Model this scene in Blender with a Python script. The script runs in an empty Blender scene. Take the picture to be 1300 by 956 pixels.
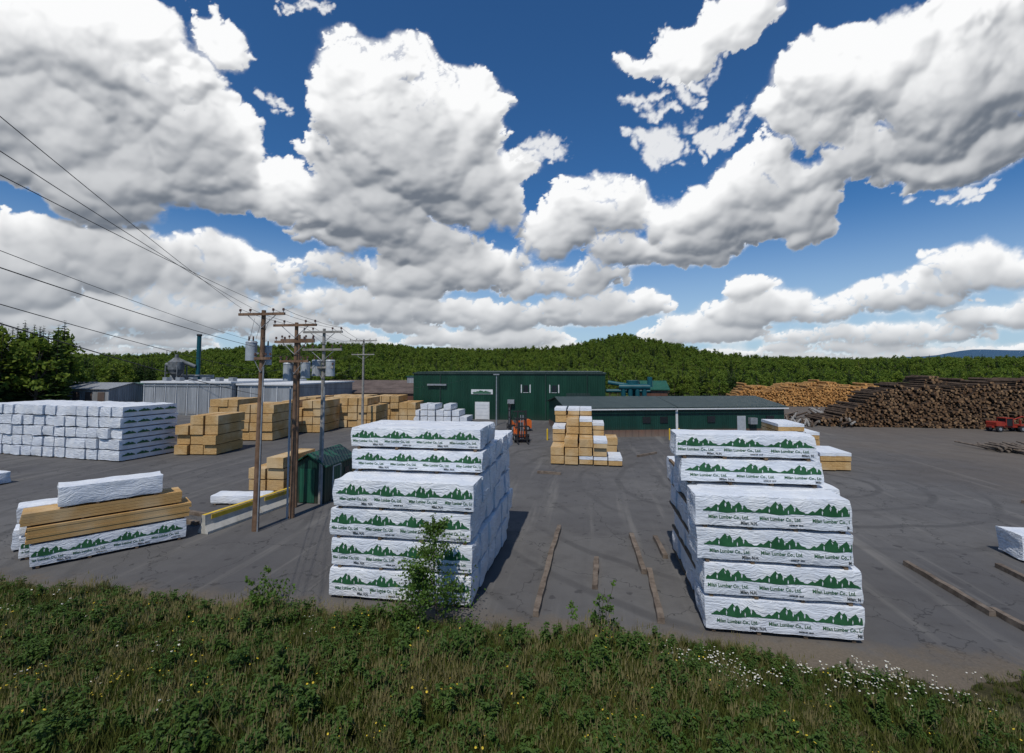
import bpy, math, random
import numpy as np
from mathutils import Vector, Matrix, Euler
random.seed(7); R=np.random.RandomState(11)
sc=bpy.context.scene
sc.view_settings.view_transform='Standard'
try: sc.view_settings.look='None'
except: pass
sc.view_settings.exposure=0
rad=math.radians

# ------------------------------------------------------------------ materials
class NT:
    def __init__(s,nt): s.t=nt; s.n=nt.nodes; s.l=nt.links
    def new(s,typ,**kw):
        n=s.n.new(typ)
        for k,v in kw.items():
            if k.startswith('i_'):
                key=k[2:]
                key=int(key) if key.isdigit() else key.replace('_',' ')
                s.set(n,key,v)
            else: setattr(n,k,v)
        return n
    def set(s,n,key,v):
        if hasattr(v,'is_output'): s.l.new(v,n.inputs[key])
        else: n.inputs[key].default_value=v
    def math(s,op,a,b=None,c=None,clamp=False):
        n=s.n.new('ShaderNodeMath'); n.operation=op; n.use_clamp=clamp
        s.set(n,0,a)
        if b is not None: s.set(n,1,b)
        if c is not None: s.set(n,2,c)
        return n.outputs[0]
    def vmath(s,op,a,b=None,scale=None):
        n=s.n.new('ShaderNodeVectorMath'); n.operation=op
        s.set(n,0,a)
        if b is not None: s.set(n,1,b)
        if scale is not None: s.set(n,3,scale)
        return n.outputs[0]
    def mix(s,fac,a,b,blend='MIX'):
        n=s.n.new('ShaderNodeMix'); n.data_type='RGBA'; n.blend_type=blend
        s.set(n,0,fac)
        s.set(n,6,a if hasattr(a,'is_output') else (*a,1) if len(a)==3 else a)
        s.set(n,7,b if hasattr(b,'is_output') else (*b,1) if len(b)==3 else b)
        return n.outputs[2]
    def mr(s,v,a,b,c=0.,d=1.,smooth=True):
        n=s.n.new('ShaderNodeMapRange'); n.interpolation_type='SMOOTHSTEP' if smooth else 'LINEAR'
        s.set(n,0,v)
        for i,x in zip((1,2,3,4),(a,b,c,d)): s.set(n,i,x)
        return n.outputs[0]
    def noise(s,vec,scale,detail=4,rough=.5,out=0,dist=0.):
        n=s.n.new('ShaderNodeTexNoise'); s.set(n,'Vector',vec)
        n.inputs['Scale'].default_value=scale; n.inputs['Detail'].default_value=detail
        n.inputs['Roughness'].default_value=rough; n.inputs['Distortion'].default_value=dist
        return n.outputs[out]
    def mapping(s,vec,loc=(0,0,0),rot=(0,0,0),scale=(1,1,1),vt='POINT'):
        n=s.n.new('ShaderNodeMapping'); n.vector_type=vt; s.set(n,0,vec)
        n.inputs[1].default_value=loc; n.inputs[2].default_value=rot; n.inputs[3].default_value=scale
        return n.outputs[0]
    def bump(s,h,strength=.3,dist=.02,normal=None):
        n=s.n.new('ShaderNodeBump'); n.inputs['Strength'].default_value=strength; n.inputs['Distance'].default_value=dist
        s.set(n,'Height',h)
        if normal is not None: s.set(n,'Normal',normal)
        return n.outputs[0]
def mat(name,fn=None,col=(.5,.5,.5),rough=.7,metal=0.,spec=.4):
    m=bpy.data.materials.new(name); m.use_nodes=True
    t=NT(m.node_tree); b=t.n['Principled BSDF']
    b.inputs['Base Color'].default_value=(*col,1); b.inputs['Roughness'].default_value=rough
    b.inputs['Metallic'].default_value=metal; b.inputs['Specular IOR Level'].default_value=spec
    if fn: fn(t,b)
    return m
def coords(t,which='Object'):
    return t.new('ShaderNodeTexCoord').outputs[which]
def varied(name,c1,c2,scale=2.,rough=.7,bumps=.2,bscale=20.,metal=0.,spec=.3,grime=None):
    def fn(t,b):
        p=coords(t); n=t.noise(p,scale,5,.6)
        c=t.mix(t.mr(n,.3,.7),c1,c2)
        if grime:
            g=t.noise(t.mapping(p,scale=(1,1,.25)),grime[0],4,.7)
            c=t.mix(t.mr(g,.5,.8,0,grime[2]),c,grime[1])
        t.set(b,'Base Color',c)
        t.set(b,'Normal',t.bump(t.noise(p,bscale,3,.6),bumps,.02))
    return mat(name,fn,rough=rough,metal=metal,spec=spec)

def m_asphalt(t,b):
    p=coords(t)
    big=t.noise(p,.09,5,.6); mid=t.noise(p,.7,5,.65); fine=t.noise(p,60,2,.6)
    c=t.mix(t.mr(big,.3,.72),(.084,.081,.081),(.132,.127,.121))
    c=t.mix(t.mr(mid,.45,.75,0,.5),c,(.070,.067,.067))
    tr=t.noise(t.mapping(p,scale=(1.1,.06,1)),1.,4,.6)
    c=t.mix(t.mr(tr,.52,.75,0,.6),c,(.195,.185,.168))
    tr2=t.noise(t.mapping(p,rot=(0,0,.9),scale=(.9,.05,1)),1.,4,.6)
    c=t.mix(t.mr(tr2,.56,.78,0,.45),c,(.056,.054,.055))
    st=t.noise(p,1.9,3,.5)
    c=t.mix(t.mr(st,.64,.71,0,.6),c,(.036,.035,.036))
    wv=t.new('ShaderNodeTexWave',wave_type='RINGS',rings_direction='Z'); t.set(wv,'Vector',t.mapping(p,loc=(-14,-34,0),scale=(1,1,1)))
    wv.inputs['Scale'].default_value=.12; wv.inputs['Distortion'].default_value=6.; wv.inputs['Detail'].default_value=3.; wv.inputs['Detail Scale'].default_value=.5
    c=t.mix(t.math('MULTIPLY',t.mr(wv.outputs[1],.90,1.,0,.45),t.mr(big,.4,.6)),c,(.040,.039,.040))
    v=t.new('ShaderNodeTexVoronoi',feature='DISTANCE_TO_EDGE'); t.set(v,'Vector',t.vmath('ADD',p,t.vmath('SCALE',t.noise(p,1.2,3,.6,out=1),scale=1.2))); v.inputs['Scale'].default_value=.22
    c=t.mix(t.mr(v.outputs[0],.0,.006,.7,0.),c,(.024,.024,.024))
    c=t.mix(t.mr(fine,.62,.75,0,.4),c,(.23,.22,.205))
    y=t.new('ShaderNodeSeparateXYZ',i_0=p).outputs[1]
    yy=t.math('ADD',y,t.math('MULTIPLY',t.math('SUBTRACT',t.noise(p,.8,5,.7),.5),2.8))
    c=t.mix(t.mr(yy,13.8,15.2,.9,0.),c,t.mix(t.noise(p,14,4,.7),(.06,.048,.034),(.21,.17,.125)))
    far=t.mr(t.math('ADD',t.new('ShaderNodeSeparateXYZ',i_0=p).outputs[0],t.math('MULTIPLY',t.noise(p,.06,4,.6),30)),34,52,0,.75)
    c=t.mix(far,c,t.mix(t.noise(p,.6,5,.7),(.085,.070,.056),(.17,.14,.11)))
    t.set(b,'Base Color',c)
    t.set(b,'Roughness',t.mr(mid,.3,.7,.75,.95))
    t.set(b,'Normal',t.bump(fine,.3,.01,t.bump(mid,.3,.06)))
M={}
M['asphalt']=mat('asphalt',m_asphalt,spec=.22)
def m_soil(t,b):
    p=coords(t); c=t.mix(t.mr(t.noise(p,1.2,5,.7),.35,.65),(.030,.034,.012),(.085,.070,.038))
    t.set(b,'Base Color',c); t.set(b,'Normal',t.bump(t.noise(p,9,5,.7),.8,.08))
M['soil']=mat('grass_soil',m_soil,rough=.95,spec=.1)
def m_ground(t,b):
    p=coords(t); n=t.noise(p,.02,7,.65); n2=t.noise(p,.15,6,.7)
    c=t.mix(t.mr(n,.35,.65),(.060,.105,.020),(.115,.165,.032))
    c=t.mix(t.mr(n2,.45,.65),c,(.040,.070,.018))
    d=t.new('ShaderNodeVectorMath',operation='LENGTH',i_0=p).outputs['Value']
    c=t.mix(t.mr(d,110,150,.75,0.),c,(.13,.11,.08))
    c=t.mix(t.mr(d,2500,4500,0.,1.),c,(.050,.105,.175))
    t.set(b,'Base Color',c); t.set(b,'Normal',t.bump(n2,.8,6.))
M['ground']=mat('ground',m_ground,rough=.95,spec=.05)
def m_wrap(strength,endface):
    def fn(t,b):
        p=coords(t)
        wp=t.vmath('ADD',p,t.vmath('SCALE',t.noise(p,1.3,3,.5,out=1),scale=.5))
        # taut diagonal pulls, long creases and a little slack
        d1=t.noise(t.mapping(wp,rot=(0,.6,.2),scale=(1.,1.,5.) if not endface else (1.,1.2,4.)),1.7,3,.55)
        d2=t.noise(t.mapping(wp,rot=(.4,-.7,.3),scale=(1.,1.,6.) if not endface else (1.5,1.,4.5)),1.4,3,.55)
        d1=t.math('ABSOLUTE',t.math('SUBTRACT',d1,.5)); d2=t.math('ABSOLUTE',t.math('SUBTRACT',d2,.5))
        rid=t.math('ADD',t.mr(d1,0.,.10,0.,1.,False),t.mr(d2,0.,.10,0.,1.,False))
        w=t.noise(wp,1.5,4,.5)
        h=t.math('ADD',t.math('MULTIPLY',w,1.2),t.math('MULTIPLY',rid,.22 if not endface else .34))
        c=t.mix(t.mr(w,.35,.7),(.64,.675,.73),(.76,.775,.79))
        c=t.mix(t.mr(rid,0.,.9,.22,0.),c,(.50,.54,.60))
        g=t.noise(p,.9,5,.7); c=t.mix(t.mr(g,.55,.8,0,.4),c,(.50,.51,.52))
        t.set(b,'Base Color',c); t.set(b,'Normal',t.bump(h,strength,.06))
    return fn
M['wrap']=mat('lumber_wrap',m_wrap(.55,False),rough=.38,spec=.4)
M['wrap_end']=mat('lumber_wrap_end',m_wrap(.95,True),rough=.40,spec=.4)
M['print']=varied('wrap_print_green',(.018,.085,.035),(.03,.12,.05),3,rough=.5,bumps=.1)
M['print2']=varied('wrap_print_dark',(.03,.04,.045),(.05,.06,.06),3,rough=.5,bumps=.1)
def lum(name,bw,rh,c1,c2):
    def fn(t,b):
        uv=coords(t,'UV')
        br=t.new('ShaderNodeTexBrick'); br.offset=.37; t.set(br,'Vector',uv)
        for k,v in (('Color1',(*c1,1)),('Color2',(*c2,1)),('Mortar',(.10,.05,.02,1)),('Scale',1.),('Mortar Size',.0045),('Mortar Smooth',.3),('Bias',0.),('Brick Width',bw),('Row Height',rh)): br.inputs[k].default_value=v
        n=t.noise(t.mapping(uv,scale=(.6,9,1)),2.5,5,.65)
        c=t.mix(t.mr(n,.35,.7,0,.55),br.outputs[0],(c2[0]*.62,c2[1]*.55,c2[2]*.5))
        c=t.mix(t.mr(t.noise(coords(t),.55,3,.5),.42,.68,0,.65),c,(.60,.47,.29))
        c=t.mix(t.mr(t.noise(coords(t),.9,3,.5),.6,.7,0,.5),c,(.36,.25,.13))
        t.set(b,'Base Color',c); t.set(b,'Normal',t.bump(br.outputs[1],-.6,.01))
    return mat(name,fn,rough=.75,spec=.2)
M['lside']=lum('lumber_board_edges',4.9,.05,(.60,.38,.15),(.48,.28,.10))
M['lend']=lum('lumber_board_ends',.15,.05,(.68,.46,.20),(.52,.32,.13))
M['bearer']=varied('timber_bearer',(.10,.07,.045),(.20,.14,.09),4,.9,.5,25)
M['oldtimber']=varied('weathered_timber',(.095,.072,.055),(.20,.16,.125),3,.9,.6,20)
M['pole']=varied('pole_wood',(.13,.075,.045),(.24,.15,.095),2,.9,.5,18,grime=(3.,(.06,.04,.03),.7))
M['pole_grey']=varied('pole_wood_grey',(.20,.19,.17),(.33,.31,.28),2,.85,.4,18)
M['steel']=varied('galvanised_steel',(.22,.235,.25),(.33,.345,.36),3,.5,.1,10,metal=.3)
M['xfmr']=varied('transformer_grey',(.30,.33,.36),(.40,.43,.45),3,.4,.05,10)
M['wire']=mat('wire_black',col=(.03,.03,.033),rough=.6)
M['porcelain']=mat('insulator_glaze',col=(.10,.05,.03),rough=.25)
def corr(name,c1,c2,period,axis='x',rough=.45,dirt=(.25,.22,.18),metal=.0):
    def fn(t,b):
        p=coords(t); s=t.new('ShaderNodeSeparateXYZ',i_0=p)
        a=t.math('ADD',s.outputs[0],s.outputs[1])
        w=t.math('PINGPONG',a,period/2); w=t.mr(w,period*.12,period*.28)
        n=t.noise(t.mapping(p,scale=(.8,.8,.12)),1.2,5,.65)
        c=t.mix(t.mr(n,.35,.7),c1,c2)
        sh=t.math('FLOOR',t.math('DIVIDE',a,.95)); wn=t.new('ShaderNodeTexWhiteNoise',noise_dimensions='1D'); t.set(wn,'W',sh)
        c=t.mix(t.math('MULTIPLY',wn.outputs[0],.25),c,(c1[0]*.5,c1[1]*.5,c1[2]*.5))
        z=t.mr(t.math('ADD',s.outputs[2],t.math('MULTIPLY',n,1.2)),.4,1.9,.5,0.)
        c=t.mix(z,c,dirt)
        t.set(b,'Base Color',c); t.set(b,'Normal',t.bump(w,.9,.05))
    return mat(name,fn,rough=rough,spec=.4,metal=metal)
M['green_wall']=corr('green_metal_siding',(.004,.036,.020),(.008,.054,.030),.34,dirt=(.03,.045,.035))
M['green_low']=corr('green_low_siding',(.006,.040,.028),(.012,.058,.042),.30,dirt=(.08,.05,.035))
M['brick']=corr('kneewall',(.12,.055,.035),(.17,.085,.055),.9)
M['grey_wall']=corr('kiln_aluminium_panels',(.28,.29,.30),(.42,.43,.44),.5,dirt=(.27,.24,.20),metal=.2)
M['white_trim']=varied('white_trim',(.55,.56,.57),(.66,.66,.65),3,.5,.05,10)
M['dark_roof']=corr('dark_green_roof',(.022,.042,.036),(.04,.062,.055),.45,dirt=(.03,.05,.04))
M['green_roof']=corr('bright_green_roof',(.012,.09,.055),(.02,.12,.07),.30,dirt=(.02,.08,.05))
M['brown_roof']=varied('brown_roof',(.085,.062,.052),(.14,.105,.09),.5,.85,.3,6)
M['door']=varied('white_door',(.60,.61,.62),(.72,.72,.72),1,.5,.05,5)
M['glass']=mat('dark_glass',col=(.015,.02,.025),rough=.12,spec=.6)
M['teal']=varied('teal_duct',(.006,.06,.075),(.012,.085,.105),1,.4,.05,5)
M['yellow']=varied('safety_yellow',(.60,.38,.02),(.72,.50,.05),2,.6,.2,12,grime=(2.,(.28,.24,.16),.8))
M['concrete']=varied('concrete',(.38,.37,.33),(.52,.50,.45),2,.9,.3,15,grime=(1.5,(.2,.18,.14),.6))
M['orange']=varied('forklift_orange',(.50,.10,.02),(.60,.14,.03),2,.45,.05,10,grime=(3.,(.12,.08,.05),.6))
M['red']=varied('machine_red',(.24,.02,.015),(.32,.04,.02),2,.5,.05,10,grime=(3.,(.10,.06,.05),.8))
M['black']=mat('black_rubber',col=(.018,.018,.02),rough=.8)
M['seat']=mat('seat_vinyl',col=(.03,.03,.035),rough=.6)
def m_logend(c1,c2):
    def fn(t,b):
        oi=coords(t,'UV'); s=t.new('ShaderNodeSeparateXYZ',i_0=oi)
        wn=t.new('ShaderNodeTexWhiteNoise',noise_dimensions='1D'); t.set(wn,'W',t.math('ADD',s.outputs[0],.5))
        c=t.mix(wn.outputs[0],c1,c2)
        wn2=t.new('ShaderNodeTexWhiteNoise',noise_dimensions='1D'); t.set(wn2,'W',t.math('ADD',s.outputs[0],77.5))
        c=t.mix(t.mr(wn2.outputs[0],.45,1.,0,.85),c,(c1[0]*.35,c1[1]*.35,c1[2]*.4))
        c=t.mix(t.mr(t.noise(coords(t),.18,3,.5),.4,.65,0,.45),c,(c1[0]*.6,c1[1]*.55,c1[2]*.5))
        t.set(b,'Base Color',c)
    return fn
M['logend']=mat('log_cut_end',m_logend((.14,.08,.045),(.36,.23,.125)),rough=.9,spec=.1)
M['logend2']=mat('fresh_log_cut_end',m_logend((.50,.24,.075),(.66,.38,.14)),rough=.9,spec=.1)
M['bark']=varied('bark',(.055,.038,.028),(.12,.085,.06),1.5,.95,.5,8,spec=.1)
M['bark2']=varied('fresh_bark',(.30,.16,.06),(.46,.27,.11),1.5,.95,.5,8,spec=.1)
def m_leaf(c1,c2,c3,trans=.25):
    def fn(t,b):
        oi=t.new('ShaderNodeObjectInfo'); p=coords(t)
        c=t.mix(oi.outputs['Random'],c1,c2)
        c=t.mix(t.mr(t.noise(p,1.2,2,.6),.35,.65),c,c3)
        t.set(b,'Base Color',c)
        tr=t.new('ShaderNodeBsdfTranslucent'); t.set(tr,'Color',t.mix(.35,c,(.18,.24,.03)))
        mx=t.new('ShaderNodeMixShader'); mx.inputs[0].default_value=trans
        t.l.new(b.outputs[0],mx.inputs[1]); t.l.new(tr.outputs[0],mx.inputs[2])
        t.l.new(mx.outputs[0],t.n['Material Output'].inputs[0])
    return fn
M['conifer']=mat('conifer_needles',m_leaf((.040,.078,.020),(.080,.130,.028),(.028,.054,.016),.12),rough=.8,spec=.15)
M['decid']=mat('leaf_green',m_leaf((.125,.195,.026),(.240,.290,.040),(.095,.155,.022),.38),rough=.7,spec=.2)
M['sapling_leaf']=mat('sapling_leaf',m_leaf((.10,.19,.03),(.12,.20,.03),(.065,.13,.02),.4),rough=.5,spec=.3)
M['grass1']=mat('grass_blade',m_leaf((.080,.108,.020),(.140,.138,.036),(.050,.072,.016),.3),rough=.7,spec=.15)
M['grass2']=mat('dry_grass',m_leaf((.26,.215,.09),(.17,.155,.055),(.30,.25,.13),.25),rough=.8,spec=.1)
M['weed']=mat('weed_leaf',m_leaf((.060,.120,.020),(.09,.150,.028),(.042,.085,.016),.3),rough=.6,spec=.2)
M['trunk']=varied('tree_trunk',(.07,.055,.042),(.13,.105,.085),3,.95,.4,12)
M['petal_w']=mat('white_petal',col=(.66,.66,.62),rough=.7)
M['petal_y']=mat('yellow_petal',col=(.60,.44,.03),rough=.7)

# ------------------------------------------------------------------ mesh builder
class MB:
    def __init__(s): s.V=[];s.F=[];s.Mi=[];s.U=[];s.mats=[];s.M=Matrix();s.n=0;s.sm=[]
    def mi(s,k):
        if k not in s.mats: s.mats.append(k)
        return s.mats.index(k)
    def add(s,verts,faces,mk,uvs=None,smooth=False):
        b=s.n
        v=np.asarray(verts,dtype=float)
        m=np.array(s.M); v=v@m[:3,:3].T+m[:3,3]
        s.V.append(v); s.n+=len(v)
        single=isinstance(mk,str)
        for i,f in enumerate(faces):
            s.F.append([b+j for j in f]); s.Mi.append(s.mi(mk if single else mk[i])); s.sm.append(smooth)
            s.U.append(uvs[i] if uvs is not None else [(0,0)]*len(f))
    def box(s,x0,x1,y0,y1,z0,z1,mk,long=None):
        v=[(x0,y0,z0),(x1,y0,z0),(x1,y1,z0),(x0,y1,z0),(x0,y0,z1),(x1,y0,z1),(x1,y1,z1),(x0,y1,z1)]
        f=[(0,1,5,4),(2,3,7,6),(1,2,6,5),(3,0,4,7),(4,5,6,7),(3,2,1,0)]
        ax=[(0,2),(0,2),(1,2),(1,2),(0,1),(0,1)]
        U=[[(v[j][a]+.01*z0,v[j][c]-(z0 if c==2 else 0)) for j in ff] for ff,(a,c) in zip(f,ax)]
        if long:
            if long=='x': mk=['lside','lside','lend','lend','lside','lside']
            else: mk=['lend','lend','lside','lside','lside','lside']; U[4]=[(v[j][1],v[j][0]) for j in f[4]]
        s.add(v,f,mk,U)
    def cyl(s,p0,p1,r0,r1,mk,n=12,cap=True,smooth=True):
        p0=Vector(p0);p1=Vector(p1);d=(p1-p0).normalized();q=d.to_track_quat('Z','Y')
        a=[2*math.pi*i/n for i in range(n)]
        v=[p0+q@Vector((r0*math.cos(t),r0*math.sin(t),0)) for t in a]+[p1+q@Vector((r1*math.cos(t),r1*math.sin(t),0)) for t in a]
        v=[tuple(x) for x in v]
        s.add(v,[(i,(i+1)%n,n+(i+1)%n,n+i) for i in range(n)],mk,smooth=smooth)
        if cap: s.add(v,[tuple(range(n-1,-1,-1)),tuple(range(n,2*n))],mk)
    def obj(s,name,parent=None,smooth=False):
        me=bpy.data.meshes.new(name)
        V=np.concatenate(s.V)
        me.from_pydata(V.tolist(),[],s.F)
        for k in s.mats: me.materials.append(M[k])
        me.polygons.foreach_set('material_index',s.Mi)
        me.polygons.foreach_set('use_smooth',[smooth or x for x in s.sm])
        uvl=me.uv_layers.new(name='UVMap')
        flat=[c for f in s.U for uv in f for c in uv]
        uvl.data.foreach_set('uv',flat)
        me.update()
        o=bpy.data.objects.new(name,me); sc.collection.objects.link(o)
        if parent: o.parent=parent
        return o
def empty(name):
    e=bpy.data.objects.new(name,None); sc.collection.objects.link(e); return e
def XF(x,y,z=0,rz=0): return Matrix.Translation((x,y,z))@Matrix.Rotation(rad(rz),4,'Z')

# ------------------------------------------------------------------ wrapped packs
def text_tris(txt,size):
    cu=bpy.data.curves.new('t','FONT'); cu.body=txt; cu.size=size; cu.align_x='CENTER'; cu.resolution_u=2; cu.offset=.004
    o=bpy.data.objects.new('t',cu); sc.collection.objects.link(o)
    me=o.to_mesh(); me.calc_loop_triangles()
    v=np.array([x.co[:] for x in me.vertices]); f=[tuple(t.vertices) for t in me.loop_triangles]
    o.to_mesh_clear(); bpy.data.objects.remove(o); bpy.data.curves.remove(cu)
    return v,f
T1=text_tris('Milan Lumber Co., Ltd.',.155); T2=text_tris('Milan, N.H.',.13); T3=text_tris('EASTERN SPF   KD-HT',.05)
PX=[0,.05,.12,.17,.23,.28,.34,.41,.46,.51,.56,.61,.66,.72,.78,.84,.90,.96,1.03,1.10]
PZ=[.0,.04,.10,.06,.12,.18,.14,.24,.30,.22,.26,.17,.13,.19,.25,.15,.17,.08,.06,0.]
def disp(P,seed,amp):
    x,y,z=P[:,0],P[:,1],P[:,2]
    return amp*(np.sin(3.1*x+seed)*np.sin(5.2*z+2*seed+1.3*y)+.6*np.sin(7.3*x+4*z+3*seed)+.5*np.sin(9.7*z-3.9*y+seed*5)+.4*np.sin(6.1*y+2*x+seed*7))
def pack(mb,x0,x1,y0,y1,z0,z1,seed,step=.14,amp=.009,ampend=.028,decal=None,r=.05):
    """polythene-wrapped bundle: rounded box, slack surface; long axis X"""
    L=np.array([x1-x0,y1-y0,z1-z0]); C=np.array([(x0+x1)/2,(y0+y1)/2,(z0+z1)/2]); H=L/2
    def place(P,N,a):
        inn=np.clip(P,-H+r,H-r); d=P-inn; ln=np.linalg.norm(d,axis=1,keepdims=True); ln[ln<1e-6]=1
        Q=inn+d/ln*np.minimum(ln,r)
        k=disp(P+C,seed,1.)[:,None]
        aa=np.where(np.abs(P[:,:1])>H[0]-1e-4,ampend,amp)
        return Q+N*k*a*aa
    for ax in range(3):
        for sg in (-1,1):
            a,b=[i for i in range(3) if i!=ax]
            na=max(2,int(L[a]/step)); nb=max(2,int(L[b]/step))
            ua=np.linspace(-H[a],H[a],na+1); ub=np.linspace(-H[b],H[b],nb+1)
            G=np.zeros(((na+1)*(nb+1),3)); A,B=np.meshgrid(ua,ub,indexing='ij')
            G[:,a]=A.ravel();G[:,b]=B.ravel();G[:,ax]=sg*H[ax]
            N=G/H; N=np.sign(N)*np.abs(N)**12; N/=np.linalg.norm(N,axis=1,keepdims=True)
            Q=place(G,N,1.)+C
            idx=lambda i,j:i*(nb+1)+j
            fl=[]
            flip=(sg>0)==(ax!=1)
            for i in range(na):
                for j in range(nb):
                    q=(idx(i,j),idx(i+1,j),idx(i+1,j+1),idx(i,j+1))
                    fl.append(q if flip else q[::-1])
            mb.add(Q,fl,'wrap_end' if ax==0 else 'wrap',smooth=True)
    if decal:
        n=decal; W=L[0]/n; hh=L[2]
        off=R.uniform(-.25,.25)
        def put(V2,F,mk,lift):
            P=np.zeros((len(V2),3)); P[:,0]=np.clip(V2[:,0],-H[0]+.06,H[0]-.06); P[:,2]=V2[:,1]; P[:,1]=-H[1]
            N=np.zeros_like(P); N[:,1]=-1
            Q=P+N*(disp(P+C,seed,1.)[:,None]*amp+lift)+C
            mb.add(Q,F,mk)
        s=hh/.9
        for i in range(-1,n+1):
            cx=-H[0]+(i+.5)*W+off
            if cx<-H[0]-.1 or cx>H[0]+.1: continue
            px=np.array(PX)*W/1.1*1.0+cx-.5*W; base=-.5*hh+.49*hh; pz=base+np.array(PZ)*s*1.12
            dn=base+(-.07*s*np.sin(np.linspace(0,math.pi,len(px)))**2)+.02
            dn=np.minimum(dn,pz)
            V2=np.concatenate([np.stack([px,pz],1),np.stack([px,dn],1)]); m=len(px)
            put(V2,[(j,m+j,m+j+1,j+1) for j in range(m-1)],'print',.007)
            xx=np.linspace(cx-.5*W,cx+.5*W,9); V2=np.concatenate([np.stack([xx,np.full(9,base+.025*s)],1),np.stack([xx,np.full(9,base-.015*s)],1)])
            put(V2,[(j,9+j,10+j,j+1) for j in range(8)],'print',.0055)
            for fx,fz,dw in ((.44,.23,.034),(.56,.19,.026),(.77,.18,.030),(.29,.12,.024),(.65,.10,.02)):
                gx=cx-.5*W+fx*W; V2=np.array([[gx,base+fz*s*1.1],[gx-dw*.5,base+(fz-.07)*s*1.1],[gx+dw*.2,base+(fz-.13)*s*1.1],[gx+dw,base+(fz-.05)*s*1.1]])
                put(V2,[(0,1,2,3)],'wrap',.010)
            def cl(T,ox,oz,mk,wk=1.):
                V=T[0][:,:2]*np.array([W/1.75*.96*wk,s*.92])+np.array([ox,oz])
                ok=[f for f in T[1] if all(abs(V[j][0])<H[0]-.07 for j in f)]
                if ok: put(V,ok,mk,.008)
            cl(T1,cx,-.5*hh+.25*hh,'print')
            if i%2==0: cl(T2,cx+W*.4,-.5*hh+.09*hh,'print2')
            else: cl(T3,cx+W*.3,-.5*hh+.11*hh,'print2')
def decal_far(mb,x0,x1,y,z0,z1,n):
    W=(x1-x0)/n; h=z1-z0
    for i in range(n):
        px=x0+(np.array(PX)/1.1*.9+.05+i)*W; pz=z0+h*.50+np.array(PZ)*h*.85
        m=len(px)
        V=[(a,y,b) for a,b in zip(px,pz)]+[(a,y,z0+h*.44) for a in px]
        mb.add(V,[(j,m+j,m+j+1,j+1) for j in range(m-1)],'print')
def bearers(mb,x0,x1,y0,y1,z,h=.09,n=4,mk='bearer'):
    for i in range(n):
        x=x0+.25+(x1-x0-.5)*i/(n-1)
        mb.box(x-.05,x+.05,y0+.02,y1-.02,z+.002,z+h-.002,mk)

def near_stack(name,x0,x1,yf,tiers,deep,ndec,rowoff=0.):
    mb=MB(); z=0.02
    PD=1.24
    for k,(ph,start,end,xo) in enumerate(tiers):
        bearers(mb,x0+xo,x1+xo,yf+start*PD+.03,yf+end*PD,z)
        z+=.085
        for d in range(start,end):
            jx=R.uniform(-.07,.07); jy=R.uniform(-.03,.03)
            if d>start: jx+=rowoff-(xo if abs(xo)>.2 else 0)
            y=yf+d*PD+jy
            fine=(d==start) or k>=4
            pack(mb,x0+xo+jx,x1+xo+jx,y,y+PD-.04,z,z+ph,R.uniform(0,20),step=.12 if fine else .17,amp=.009 if d==start else .012,ampend=.028,decal=ndec if d==start else None)
        z+=ph
    return mb.obj(name)
near_stack('wrapped_lumber_stack',-8.4,-3.6,14.85,[(.87,0,6,0),(.87,0,6,.03),(.87,0,6,-.03),(.88,0,6,.0),(.70,1,6,.05),(.70,1,3,.0)],6,4)
near_stack('wrapped_lumber_stack',3.2,7.35,14.65,[(.88,0,5,.06),(.88,0,5,.02),(.88,0,5,-.06),(.88,0,5,-.1),(.70,1,4,-.25),(.70,1,2,-.4)],6,3,rowoff=.22)

mb=MB(); mb.M=XF(-37.2,33.1,0,-6)@Matrix.Rotation(rad(90),4,'Z')
for i in range(13):
    y=i*1.27
    for k in range(5):
        z=.06+k*.885
        pack(mb,R.uniform(-.12,.12),4.85+R.uniform(-.06,.06),y+.02,y+1.225,z,z+.83,R.uniform(0,30),step=.3,amp=.01,ampend=.035,r=.08)
        if i==0: decal_far(mb,.1,4.7,-.03,z,z+.84,4)
bearers(mb,0,4.8,.1,16,0,.06)
mb.obj('wrapped_lumber_stack')

def mixed(name,M4,layers):
    mb=MB(); mb.M=M4; z=.02
    for kind,h,x0,x1,y0,y1 in layers:
        bearers(mb,x0,x1,y0,y1,z,.07); z+=.07
        if kind=='w': pack(mb,x0,x1,y0,y1,z,z+h,R.uniform(0,30),step=.12,decal=4 if x1-x0>3.5 else 2)
        elif kind=='g': pack(mb,x0,x1,y0,y1,z,z+h,R.uniform(0,30),step=.12,amp=.014)
        else:
            n=max(2,int(h/.095)); hh=h/n
            for i in range(n):
                a=R.uniform(-.05,.05); mb.box(x0+a,x1+a+R.uniform(-.04,.04),y0+R.uniform(-.012,.012),y1+R.uniform(-.012,.012),z+i*hh+.002,z+(i+1)*hh-.003,'lside','x')
        z+=h
    return mb.obj(name)
A=XF(-20.6,15.0,0,52)
mixed('mixed_lumber_stack',A,[('w',.82,0,4.9,0,1.25),('l',.58,-.1,5.0,.0,1.22),('l',.45,-.3,4.7,.1,1.25),('g',.76,.7,4.0,.1,1.25)])
mixed('mixed_lumber_stack',XF(-20.6,15.0,0,52)@Matrix.Translation((-.35,1.5,0)),[('w',.8,0,4.5,0,1.2),('g',.42,0,4.4,0,1.2),('g',.62,-.1,4.2,0,1.2)])
mixed('mixed_lumber_stack',XF(-20.6,15.0,0,52)@Matrix.Translation((-.6,2.95,0)),[('g',.8,0,4.5,0,1.2),('g',.8,.3,4.4,0,1.2)])
mixed('wrapped_lumber_stack',XF(-42.2,25.2,0,-4),[('w',.7,0,4.6,0,1.2)])
mixed('wrapped_lumber_stack',XF(16.6,21.6,0,0),[('w',.95,0,4.6,0,1.2)])

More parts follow.
